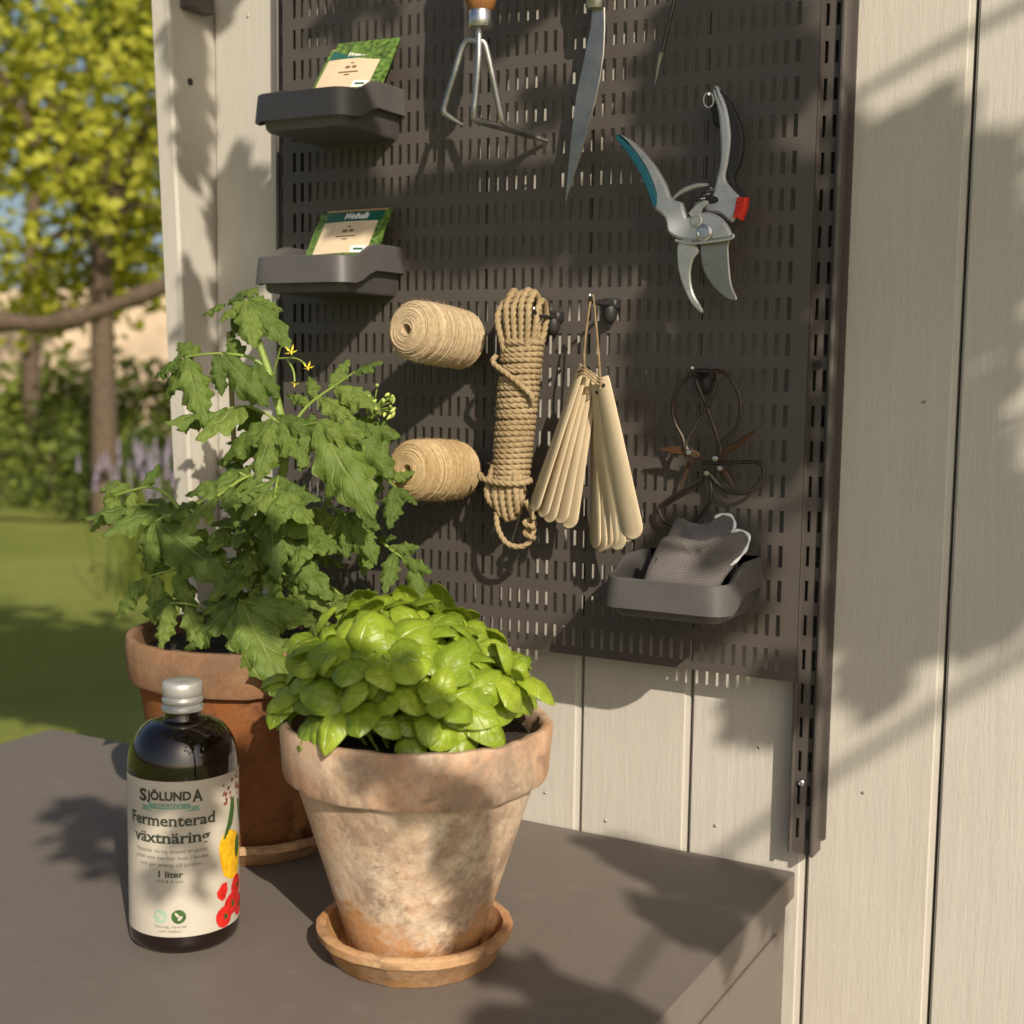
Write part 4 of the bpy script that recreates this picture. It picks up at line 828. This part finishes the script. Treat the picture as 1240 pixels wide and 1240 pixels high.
# ------------------------------------------------------------------ tomato plant
TL = [leaf_mesh('leaflet', M['tomato'], 60+k, 'tomato') for k in range(6)]
tp = thing('tomato_plant', 'leafy dark green tomato plant with small yellow flowers', 'tomato plant', (*BC, -0.48))
mb = MB(); mb.lathe([(0.108, -0.466), (0.08, -0.463), (0.04, -0.461), (0.004, -0.460)], (*BC, 0), 48, True, True, jit=lambda r, z, a: (r, z+0.004*noise.noise(Vector((math.cos(a)*r*90, math.sin(a)*r*90, 4))))); obj('soil', mb, M['soil'], tp)
def stem(pp, r0, r1):
    pts = spline([at(*p) for p in pp], 8); mb = MB(); mb.tube(pts, lambda s: r0+(r1-r0)*s, 9); obj('stem', mb, M['stem'], tp); return pts
S1 = stem([(302, 778, -0.150), (312, 700, -0.155), (332, 620, -0.160), (345, 550, -0.165), (339, 500, -0.168), (322, 440, -0.170), (305, 395, -0.172), (298, 378, -0.172)], 0.0052, 0.0030)
S2 = stem([(306, 778, -0.140), (350, 690, -0.130), (395, 610, -0.120), (425, 545, -0.115), (455, 500, -0.112)], 0.0045, 0.0022)
S3 = stem([(296, 778, -0.155), (262, 700, -0.175), (232, 640, -0.185), (205, 600, -0.19)], 0.0042, 0.002)
HINT = Vector((0.35, -0.75, 0.75))
rnd = random.Random(5)
def pleaf(pts, leaflets, hint=HINT):
    """pts: rachis in (u,v,Y); leaflets: (bu,bv,bY,tu,tv,tY)"""
    P = spline([at(*p) for p in pts], 6); mb = MB(); mb.tube(P, lambda s: 0.0019*(1-0.6*s), 7); lf = obj('leaf', mb, M['stem'], tp)
    for q_ in leaflets:
        a, b = at(*q_[:3]), at(*q_[3:6]); b = a+(b-a)*1.06; put('leaflet', TL[rnd.randrange(6)], lf, frame(a, b, hint+Vector((rnd.uniform(-.3, .3), rnd.uniform(-.2, .2), rnd.uniform(-.3, .3)))))
# top shoot
pleaf([(302, 390, -.172), (299, 372, -.172), (298, 362, -.172)], [(298, 364, -.172, 300, 402, -.205), (296, 362, -.172, 262, 384, -.19), (300, 362, -.17, 346, 400, -.185), (300, 360, -.168, 342, 372, -.15), (297, 358, -.17, 268, 352, -.15), (299, 358, -.17, 310, 342, -.15), (290, 372, -.168, 268, 398, -.15), (304, 372, -.165, 325, 404, -.15), (272, 368, -.185, 240, 374, -.19)])
# left arm
pleaf([(322, 445, -.170), (300, 432, -.178), (262, 428, -.188), (225, 432, -.195)], [(226, 431, -.195, 244, 504, -.215), (232, 431, -.192, 186, 480, -.20), (262, 428, -.187, 266, 474, -.20), (270, 428, -.186, 316, 482, -.20), (292, 432, -.180, 274, 400, -.165), (308, 438, -.175, 334, 476, -.185), (218, 434, -.195, 180, 446, -.185), (236, 430, -.19, 212, 404, -.17)])
# big centre leaves
pleaf([(342, 520, -.168), (338, 512, -.178), (330, 508, -.185)], [(334, 510, -.182, 302, 582, -.215), (330, 508, -.180, 258, 540, -.20), (340, 510, -.178, 372, 545, -.20), (338, 506, -.175, 392, 512, -.19)])
pleaf([(345, 530, -.166), (368, 516, -.180), (385, 512, -.188)], [(384, 512, -.188, 447, 608, -.22), (380, 512, -.185, 434, 520, -.20), (372, 514, -.180, 360, 566, -.20)])
pleaf([(420, 550, -.115), (424, 520, -.125), (428, 505, -.135)], [(427, 506, -.135, 473, 566, -.16), (430, 505, -.130, 480, 520, -.14), (422, 508, -.13, 440, 560, -.16)])
pleaf([(345, 530, -.166), (372, 492, -.150), (410, 464, -.140), (430, 450, -.135)], [(428, 452, -.136, 456, 430, -.13), (405, 466, -.140, 455, 478, -.15), (398, 468, -.142, 420, 432, -.125), (385, 480, -.146, 425, 500, -.16), (375, 488, -.15, 345, 470, -.15), (380, 482, -.147, 372, 452, -.135)])
# left side
pleaf([(325, 640, -.160), (312, 590, -.180), (290, 572, -.192)], [(290, 572, -.192, 220, 588, -.21), (294, 572, -.19, 282, 632, -.215), (300, 578, -.187, 268, 552, -.17), (306, 584, -.183, 320, 622, -.20)])
pleaf([(225, 632, -.187), (205, 624, -.195), (188, 632, -.20)], [(190, 632, -.20, 264, 682, -.23), (196, 628, -.198, 235, 600, -.19), (190, 630, -.2, 150, 660, -.21), (205, 624, -.195, 175, 596, -.18), (186, 634, -.2, 178, 690, -.22)])
pleaf([(207, 602, -.19), (180, 590, -.195), (140, 600, -.20)], [(142, 600, -.20, 100, 640, -.21), (160, 594, -.197, 150, 640, -.21), (170, 592, -.195, 190, 560, -.18), (150, 596, -.199, 120, 570, -.18)])
pleaf([(262, 700, -.175), (220, 690, -.20), (170, 700, -.215)], [(172, 700, -.215, 130, 745, -.23), (190, 696, -.21, 186, 750, -.23), (200, 693, -.205, 170, 665, -.19), (215, 691, -.2, 232, 738, -.22)])
# middle
pleaf([(335, 640, -.160), (330, 618, -.185), (327, 610, -.195)], [(327, 612, -.195, 332, 692, -.225), (330, 612, -.193, 366, 635, -.21), (325, 612, -.193, 298, 640, -.21), (332, 622, -.19, 358, 668, -.21)])
pleaf([(350, 690, -.130), (352, 662, -.170), (346, 650, -.19)], [(346, 668, -.19, 394, 708, -.21), (350, 660, -.18, 384, 650, -.2), (345, 655, -.19, 318, 690, -.205), (352, 668, -.18, 345, 720, -.20)])
pleaf([(395, 612, -.120), (412, 618, -.150), (420, 622, -.165)], [(420, 622, -.165, 412, 668, -.185), (422, 622, -.163, 448, 676, -.185), (416, 620, -.158, 396, 650, -.18), (424, 620, -.16, 455, 632, -.165)])
pleaf([(425, 545, -.115), (455, 570, -.120), (480, 590, -.125)], [(478, 588, -.125, 468, 630, -.15), (482, 590, -.123, 506, 606, -.12), (460, 574, -.12, 448, 606, -.14), (470, 580, -.122, 500, 568, -.11)])
pleaf([(395, 610, -.120), (440, 640, -.115), (480, 670, -.112), (500, 685, -.11)], [(500, 684, -.11, 514, 738, -.13), (486, 674, -.112, 520, 690, -.115), (478, 668, -.113, 466, 712, -.14), (455, 652, -.115, 476, 646, -.115), (450, 648, -.116, 442, 690, -.145), (470, 664, -.114, 505, 660, -.11)])
# lower leaves over the rim
pleaf([(300, 765, -.155), (296, 735, -.195), (290, 726, -.215)], [(290, 727, -.215, 338, 812, -.262), (288, 726, -.215, 218, 778, -.245), (294, 728, -.212, 366, 742, -.225), (286, 728, -.21, 240, 722, -.21), (300, 730, -.205, 318, 700, -.19), (284, 734, -.21, 290, 790, -.25)])
pleaf([(290, 765, -.160), (240, 735, -.21), (205, 730, -.23)], [(206, 730, -.23, 188, 785, -.25), (214, 731, -.227, 160, 735, -.23), (225, 733, -.22, 238, 776, -.245), (230, 733, -.215, 214, 704, -.20)])
pleaf([(312, 770, -.145), (360, 745, -.16), (400, 730, -.165)], [(398, 730, -.165, 440, 745, -.18), (385, 735, -.163, 388, 776, -.19), (376, 738, -.162, 392, 706, -.155), (410, 728, -.16, 450, 712, -.16)])
# random inner foliage
for k in range(15):
    P = (S1, S2, S3)[k % 3]; b0 = P[int(len(P)*rnd.uniform(0.15, 0.7))]; az = rnd.uniform(0, 6.28); L = rnd.uniform(0.06, 0.11)
    d = Vector((math.cos(az), math.sin(az)*0.8-0.25, rnd.uniform(-0.1, 0.5))).normalized(); e = b0+d*L+Vector((0, 0, -0.015)); e.y = min(e.y, -0.055)
    R_ = spline([b0, b0.lerp(e, 0.5)+Vector((0, 0, 0.012)), e], 6); mb = MB(); mb.tube(R_, 0.0014, 6); lf = obj('leaf', mb, M['stem'], tp); sd = d.cross(Vector((0, 0, 1))).normalized(); l = rnd.uniform(0.04, 0.06)
    for b_, dd in ((e, d+Vector((0, 0, -.5))), (R_[6], sd+d*0.5-Vector((0, 0, .35))), (R_[6], -sd+d*0.5-Vector((0, 0, .35))), (R_[9], sd*0.9+d-Vector((0, 0, .35))), (R_[9], -sd*0.9+d-Vector((0, 0, .35)))):
        tip = b_+dd.normalized()*l*rnd.uniform(.7, 1.1); tip.y = min(tip.y, -0.045)
        if (tip.z < -0.448): tip.z = -0.448+rnd.uniform(0, 0.01)
        put('leaflet', TL[rnd.randrange(6)], lf, frame(b_, tip, Vector((0.1, -0.3, 1))+sd*rnd.uniform(-.4, .4)))
# flowers
M['petal'] = plain('yellow_petal', (0.75, 0.62, 0.06), 0.5, var=0.15); M['bud'] = plain('pale_bud', (0.42, 0.48, 0.12), 0.6, var=0.3, scale=200)
def flower(p, s, d):
    t = put('flower', MB().lathe([(0.0006*s, 0), (0.0014*s, 0.002*s), (0.0012*s, 0.005*s), (0.0004*s, 0.0075*s)], n=8, cap0=True, cap1=True).mesh('flower', M['petal']), tp, Matrix.Translation(p) @ d.to_track_quat('Z', 'Y').to_matrix().to_4x4())
    for k in range(5):
        a = k*1.2566; e = Vector((math.cos(a), math.sin(a), -0.25)); n_ = Vector((-math.sin(a), math.cos(a), 0))
        mb = MB(); mb.add([(0, 0, 0.002*s), e*0.004*s+n_*0.0015*s+Vector((0, 0, .002*s)), e*0.0085*s, e*0.004*s-n_*0.0015*s+Vector((0, 0, .002*s))], [(0, 1, 2, 3)])
        put('petal', mb.mesh('petal', M['petal'], False), t, wm(t))
def twig(pp, r=0.0009):
    mb = MB(); mb.tube(spline([at(*p) for p in pp], 6), r, 6); obj('stalk', mb, M['stem'], tp)
twig([(330, 460, -.17), (336, 435, -.175), (341, 420, -.18), (350, 422, -.185)]); twig([(338, 434, -.175), (358, 434, -.18), (370, 441, -.185)]); twig([(348, 436, -.178), (355, 448, -.18), (357, 462, -.182)])
flower(at(352, 425, -.186), 0.8, Vector((0.6, -0.5, -0.5))); flower(at(373, 444, -.187), 0.7, Vector((0.5, -0.6, -0.6))); flower(at(357, 464, -.184), 0.55, Vector((0, -0.3, -1)))
twig([(430, 545, -.115), (445, 510, -.125), (460, 492, -.13), (470, 482, -.13)])
for k in range(22):
    u = 462+rnd.gauss(0, 11); v = 487+rnd.gauss(0, 10); y = -.13+rnd.uniform(-.012, .008); twig([(452, 500, -.125), ((u+452)/2, (v+500)/2-2, y), (u, v, y)], 0.0006); p = at(u, v, y)
    mb = MB(); mb.lathe([(0.0004, 0), (0.0016, 0.002), (0.0018, 0.004), (0.0003, 0.0075)], n=8, cap0=True, cap1=True); put('bud', mb.mesh('bud', M['bud']), tp, Matrix.Translation(p) @ Vector((rnd.uniform(-.6, .6), rnd.uniform(-1, 0), rnd.uniform(-1, .3))).to_track_quat('Z', 'Y').to_matrix().to_4x4())
mb = MB(); pts = [at(277, 402, -.115), at(284, 520, -.118), at(294, 775, -.125)]; pts = [pts[0].lerp(pts[2], k/20) for k in range(21)]; mb.tube(pts, lambda s: 0.0026*(1.12 if abs((s*5) % 1-0.5) < 0.06 else 1), 10)
tag(obj('bamboo_stake', mb, m_wood('bamboo', (0.36, 0.30, 0.14), (0.26, 0.20, 0.09))), 'thin bamboo cane standing in the tomato pot', 'stake')

# ------------------------------------------------------------------ garden behind the shed
def foliage_mat(name, a, b, tf=0.3):
    t = NT(name, 0.55, spec=0.25); g = t.n('ShaderNodeNewGeometry').outputs['Random Per Island']; c = t.mix(g, a, b); t.col(c)
    tr = t.n('ShaderNodeBsdfTranslucent'); t.l(c, tr.inputs[0]); mx = t.n('ShaderNodeMixShader'); mx.inputs[0].default_value = tf; t.l(t.p.outputs[0], mx.inputs[1]); t.l(tr.outputs[0], mx.inputs[2]); t.l(mx.outputs[0], t.t.nodes['Material Output'].inputs['Surface']); return t.m
M['fol1'] = foliage_mat('lime_foliage', (0.24, 0.26, 0.02), (0.50, 0.50, 0.06), 0.4); M['fol2'] = foliage_mat('green_foliage', (0.09, 0.13, 0.02), (0.22, 0.26, 0.045)); M['fol3'] = foliage_mat('dark_foliage', (0.05, 0.08, 0.015), (0.11, 0.15, 0.03))
M['bark'] = plain('bark', (0.10, 0.07, 0.045), 0.9, var=0.4, scale=30, bump=0.6)
def leaves(mb, c, rad, n, size, rnd, flat=1.0):
    for k in range(n):
        d = Vector((rnd.gauss(0, 1), rnd.gauss(0, 1), rnd.gauss(0, 1))).normalized()*(rnd.random()**0.45); p = Vector((c[0]+d.x*rad[0], c[1]+d.y*rad[1], c[2]+d.z*rad[2])); s = size*rnd.uniform(.6, 1.3)
        a = Vector((rnd.uniform(-1, 1), rnd.uniform(-1, 1), rnd.uniform(-.8, .6))).normalized(); b = a.orthogonal().normalized(); b = Matrix.Rotation(rnd.uniform(0, 3.14), 3, a) @ b; w = a.cross(b)
        mb.add([p, p+a*s*0.5+b*s*0.32+w*s*0.06, p+a*s, p+a*s*0.5-b*s*0.32+w*s*0.06], [(0, 1, 2), (0, 2, 3)])
def tree(name, label, cat, loc, th, clumps, m, seed, n=260, size=0.14, tr=0.11, group=None, limbs=True):
    rnd = random.Random(seed); loc = Vector((loc[0], loc[1], G)); t = thing(name, label, cat, loc, group)
    mb = MB(); fork = loc+Vector((rnd.uniform(-.1, .1), rnd.uniform(-.1, .1), th)); mb.tube(spline([loc-Vector((0, 0, .05)), loc.lerp(fork, 0.5)+Vector((rnd.uniform(-.06, .06), rnd.uniform(-.06, .06), 0)), fork], 6), lambda s: tr*(1.15-0.45*s), 10)
    for c, r in clumps:
        c = Vector(c); mb.tube(spline([fork-Vector((0, 0, .12)), fork.lerp(c, 0.5)+Vector((rnd.uniform(-.15, .15), rnd.uniform(-.15, .15), rnd.uniform(.0, .2))), c], 6), lambda s: tr*0.5*(1-0.85*s), 7)
    obj('trunk', mb, M['bark'], t); mb = MB()
    for c, r in clumps: leaves(mb, c, (r, r, r*0.8), n, size, rnd)
    obj('crown', mb, m, t, smooth=False); return t
def bgp(u, v, dist):                                  # a point out in the garden
    d = fw + rg*((u-620)/CF) - up*((v-620)/CF); return CAMP+d*dist
rb = random.Random(21)
def bgtree(name, label, u, v, dist, ru, rv, m, seed, ncl=11, n=260, size=0.15, group='garden trees beyond the shed'):
    cl = []; c = bgp(u, v, dist); k_ = dist/CF
    for k in range(ncl): cl.append((tuple(c+rg*(rb.uniform(-1, 1)*ru*k_)+Vector((0, 0, rb.uniform(-1, 1)*rv*k_))+fw*rb.uniform(-.8, .8)), rb.uniform(0.5, 0.95)))
    return tree(name, label, 'tree', (c.x, c.y), max(0.8, c.z-G-rv*k_*0.6), cl, m, seed, n, size, group=group)
bgtree('apple_tree', 'blurred lime green tree in sun just beyond the corner post', 120, 160, 11, 170, 170, M['fol1'], 1, 15, 300, 0.13)
bgtree('apple_tree', 'taller blurred green tree behind the lime one', 30, 40, 17, 200, 200, M['fol2'], 2, 15, 300, 0.2)
bgtree('apple_tree', 'blurred yellow-green tree with crown partly hidden by the post', 260, 90, 15, 150, 160, M['fol1'], 3, 12, 260, 0.18)
for k, (u_, v_, dd, mm) in enumerate(((-230, 120, 14, 'fol2'), (-480, 60, 18, 'fol1'), (-760, 110, 13, 'fol2'), (-1100, 80, 15, 'fol1'))):
    bgtree('apple_tree', ('green tree standing next along the hedge from the lime tree', 'yellow-green tree second along the hedge from the lime tree', 'green tree third along the hedge from the lime tree', 'yellow-green tree furthest along the hedge from the lime tree')[k], u_, v_, dd, 190, 190, M[mm], 40+k, 13, 260, 0.19)
br_ = bgp(150, 365, 9); mb = MB(); a_ = bgp(-30, 400, 9.4); b_ = bgp(240, 325, 9.0); mb.tube(spline([Vector((a_.x-0.3, a_.y, G-0.03)), Vector((a_.x-.2, a_.y, G+0.9)), a_, bgp(60, 392, 9.2), bgp(150, 366, 9.1), b_, bgp(330, 260, 9.0)], 8), lambda s: (0.085-0.045*s)*(1+0.18*math.sin(s*37)+0.1*math.sin(s*83)), 9)
lt_ = thing('leaning_tree', 'old leaning tree trunk with a low branch past the post', 'tree', (a_.x-.3, a_.y, G)); obj('trunk', mb, M['bark'], lt_); mb = MB()
for k in range(6): leaves(mb, bgp(330+40*math.sin(k*2), 250-25*k, 9+0.3*math.cos(k)), (0.5, 0.5, 0.4), 160, 0.12, rb)
obj('crown', mb, M['fol1'], lt_, smooth=False)
# far pale garden wall and hedge
p1 = bgp(-120, 380, 27); p2 = bgp(330, 380, 25); d_ = (p2-p1); d_.z = 0; d_.normalize(); nn = Vector((-d_.y, d_.x, 0)); mb = MB(); hz = bgp(180, 352, 26).z
a = Vector((p1.x, p1.y, 0))-d_*34; b = Vector((p2.x, p2.y, 0))+d_*12
mb.rings([[(a.x, a.y, G), (b.x, b.y, G), (b.x, b.y, hz), (a.x, a.y, hz)], [(a.x+nn.x*.3, a.y+nn.y*.3, G), (b.x+nn.x*.3, b.y+nn.y*.3, G), (b.x+nn.x*.3, b.y+nn.y*.3, hz), (a.x+nn.x*.3, a.y+nn.y*.3, hz)]])
tag(obj('garden_wall', mb, plain('pale_plaster', (0.62, 0.48, 0.34), 0.9, var=0.2, scale=2)), 'far pale plastered garden wall beyond the hedge', 'wall')
mb = MB(); ph_ = bgp(120, 470, 19)
for k in range(92):
    c = bgp(-1480+20*k, 440+rb.uniform(-8, 8), 19+rb.uniform(-.4, .4)); c.z = G+0.75; leaves(mb, c, (0.55, 0.55, 0.80+rb.uniform(-.1, .12)), 160, 0.17, rb)
hd = tag(obj('hedge', mb, M['fol2'], smooth=False), 'low blurred green hedge across the end of the lawn', 'hedge')
mb = MB(); c0 = bgp(188, 580, 8); c0.z = G
lv_ = thing('lavender_clump', 'blurred clump of purple flowers on the lawn beyond the post', 'flowers', c0)
for k in range(120):
    a = Vector((c0.x+rb.gauss(0, .13), c0.y+rb.gauss(0, .13), G-0.01)); d = Vector((rb.uniform(-.25, .25), rb.uniform(-.25, .25), 1)).normalized(); mb.tube([a, a+d*rb.uniform(.55, .8)], 0.004, 4)
obj('stems', mb, M['fol2'], lv_); mb = MB()
for k in range(90):
    a = Vector((c0.x+rb.gauss(0, .17), c0.y+rb.gauss(0, .17), G+rb.uniform(.5, .85))); mb.tube([a, a+Vector((0, 0, .05)), a+Vector((0, 0, .10))], lambda s: 0.012*(1-0.6*s), 5)
obj('blooms', mb, plain('lavender_bloom', (0.20, 0.17, 0.22), 0.8), lv_)['kind'] = 'stuff'
for k, (u, v, dist, rr_) in enumerate(((150, 520, 12, .7), (60, 500, 13, .9), (250, 500, 14, .8))):
    c = bgp(u, v, dist); mb = MB(); st = thing('garden_shrub', ('rounded dark green shrub on the lawn', 'broad dark shrub further along the lawn', 'dark shrub hidden behind the corner post')[k], 'shrub', (c.x, c.y, G), 'shrubs on the lawn')
    leaves(mb, (c.x, c.y, G+rr_*0.55), (rr_, rr_, rr_*0.6), 700, 0.12, rb); obj('foliage', mb, M['fol2'] if k else M['fol3'], st, smooth=False)
    mb = MB(); mb.tube([(c.x, c.y, G-.02), (c.x, c.y, G+rr_*.6)], 0.03, 7); obj('stem', mb, M['bark'], st)
# ------------------------------------------------------------------ tree standing to the right behind the viewer; its low boughs dapple the wall
def bough_tree():
    rnd = random.Random(77); loc = Vector((4.5, -2.3, G)); t = thing('shade_tree', 'leafy garden tree whose low boughs dapple the shed wall', 'tree', loc)
    mb = MB(); fork = loc+Vector((-0.25, 0.1, 3.4)); mb.tube(spline([loc-Vector((0, 0, .05)), loc+Vector((0.05, 0, 1.7)), fork], 8), lambda s: 0.16-0.05*s, 12); lf = MB()
    # bough ends: (u, v, Y) of the patch each one shades, its half sizes, tilt, distance up the sun's ray, leaf cover
    B = [(250, -15, .03, 44, 50, 0, 1.7, 3.0), (228, 110, 0, 34, 120, 0, 1.8, 3.0), (292, 285, .03, 42, 110, 0, 1.7, 3.0), (238, 410, 0, 28, 95, 0, 1.8, 2.5),
         (385, 140, -.08, 70, 40, 0, 1.9, 2.2), (415, 260, 0, 80, 60, 0, 2.0, 2.5), (430, 20, 0, 60, 22, -8, 1.9, 1.2),
         (560, 265, 0, 110, 62, -5, 2.1, 3.0), (720, 255, 0, 120, 72, -5, 2.1, 3.0), (620, 20, 0, 40, 45, 20, 1.9, 2.0), (655, 140, 0, 28, 40, 0, 1.9, 1.6),
         (880, 80, 0, 110, 110, 0, 2.2, 3.0), (900, 280, -.01, 110, 130, 0, 2.2, 3.0), (905, 480, 0, 105, 120, 0, 2.2, 3.0), (900, 650, -.05, 85, 90, 0, 2.2, 2.2), (800, 440, 0, 45, 100, 0, 2.2, 2.0),
         (1030, 300, .03, 55, 170, 0, 2.4, 3.0), (1045, 560, .03, 60, 150, 0, 2.4, 3.0), (1050, 770, .03, 60, 95, -20, 2.4, 2.8), (930, 860, .03, 48, 50, 25, 2.2, 2.6),
         (870, 1065, -.03, 130, 66, 12, 2.4, 4.2), (770, 1030, -.02, 60, 45, 20, 2.4, 3.0), (850, 1120, -.13, 75, 60, 0, 2.4, 4.0), (700, 1205, -.31, 120, 48, 25, 2.2, 3.4), (690, 1270, -.38, 130, 50, 20, 2.2, 3.4),
         (415, 850, -.37, 115, 62, 12, 1.7, 3.6), (505, 940, -.395, 80, 32, 4, 1.9, 3.0), (562, 1010, -.355, 52, 60, -10, 1.9, 3.2), (590, 1095, -.335, 48, 60, -10, 1.9, 3.2),
         (250, 700, -.22, 90, 70, 0, 2.2, 2.2), (205, 620, -.2, 40, 40, 0, 2.0, 1.4), (330, 735, -.22, 60, 40, 0, 2.0, 1.6), (130, 900, -.4, 90, 120, 0, 2.3, 1.3), (222, 1030, -.405, 62, 110, 0, 1.9, 0.85), (222, 900, -.39, 60, 60, 0, 1.9, 1.3), (1150, 330, .03, 110, 230, 0, 2.4, 2.6), (1165, 650, .03, 110, 140, -15, 2.4, 2.6)]
    for kb, (u, v, Y, ru, rv, tilt, D, cov) in enumerate(B):
        D *= 0.82; c = at(u, v, Y)+SUN*D; sz = 0.042; ru = max(10, ru-7); rv = max(10, rv-7); cov *= 1.25; k = (at(u, v, Y)-CAMP).dot(fw)/CF; area = math.pi*ru*rv*k*k*1.1; n = int(cov*area/(0.42*sz*sz*0.62))
        for i in range(n):
            a = rnd.uniform(0, 6.283); q_ = math.sqrt(rnd.random()); x_, y_ = q_*ru*math.cos(a), q_*rv*math.sin(a); ct, s_ = math.cos(R(tilt)), math.sin(R(tilt))
            p = at(u+x_*ct-y_*s_, v+x_*s_+y_*ct, Y)+SUN*(D+rnd.uniform(-.15, .15)); s = sz*rnd.uniform(.7, 1.25)
            ax_ = Vector((rnd.uniform(-1, 1), rnd.uniform(-1, 1), rnd.uniform(-1, .5))).normalized(); b = (SUN+Vector((rnd.gauss(0, .5), rnd.gauss(0, .5), rnd.gauss(0, .5)))).cross(ax_).normalized(); w = ax_.cross(b); p = p-ax_*s*0.5
            lf.add([p, p+ax_*s*.3+b*s*.27+w*s*.05, p+ax_*s*.65+b*s*.25+w*s*.05, p+ax_*s, p+ax_*s*.65-b*s*.25+w*s*.05, p+ax_*s*.3-b*s*.27+w*s*.05], [(0, 1, 2, 3), (0, 3, 4, 5)])
        if kb % 8: continue
        j = fork.lerp(c, 0.45)+Vector((rnd.uniform(-.1, .1), rnd.uniform(-.1, .1), 0.35)); mb.tube(spline([fork-Vector((0, 0, rnd.uniform(0, .5))), j, c], 7), lambda s: 0.022*(1-s)**1.5+0.0025, 7)
    for k in range(46):                              # high crown, unseen, added overhead to hold back light from the sky
        y = rnd.uniform(-2.9, -0.2); c = Vector((rnd.uniform(-1.2, 3.6), y, 1.15-0.95*y+rnd.uniform(0.05, 0.9))); leaves(lf, c, (0.5, 0.5, 0.32), 150, 0.12, rnd)
        if k % 3 == 0: mb.tube(spline([fork, fork.lerp(c, .5)+Vector((0, 0, .5)), c], 7), lambda s: 0.05*(1-s)**1.3+0.004, 7)
    obj('trunk', mb, M['bark'], t); obj('crown', lf, M['fol2'], t, smooth=False)
bough_tree()
# ------------------------------------------------------------------ lift everything onto the lawn
for o in list(C.objects):
    if o.parent is None and o.type in {'MESH', 'EMPTY'}: o.location.z += Z0
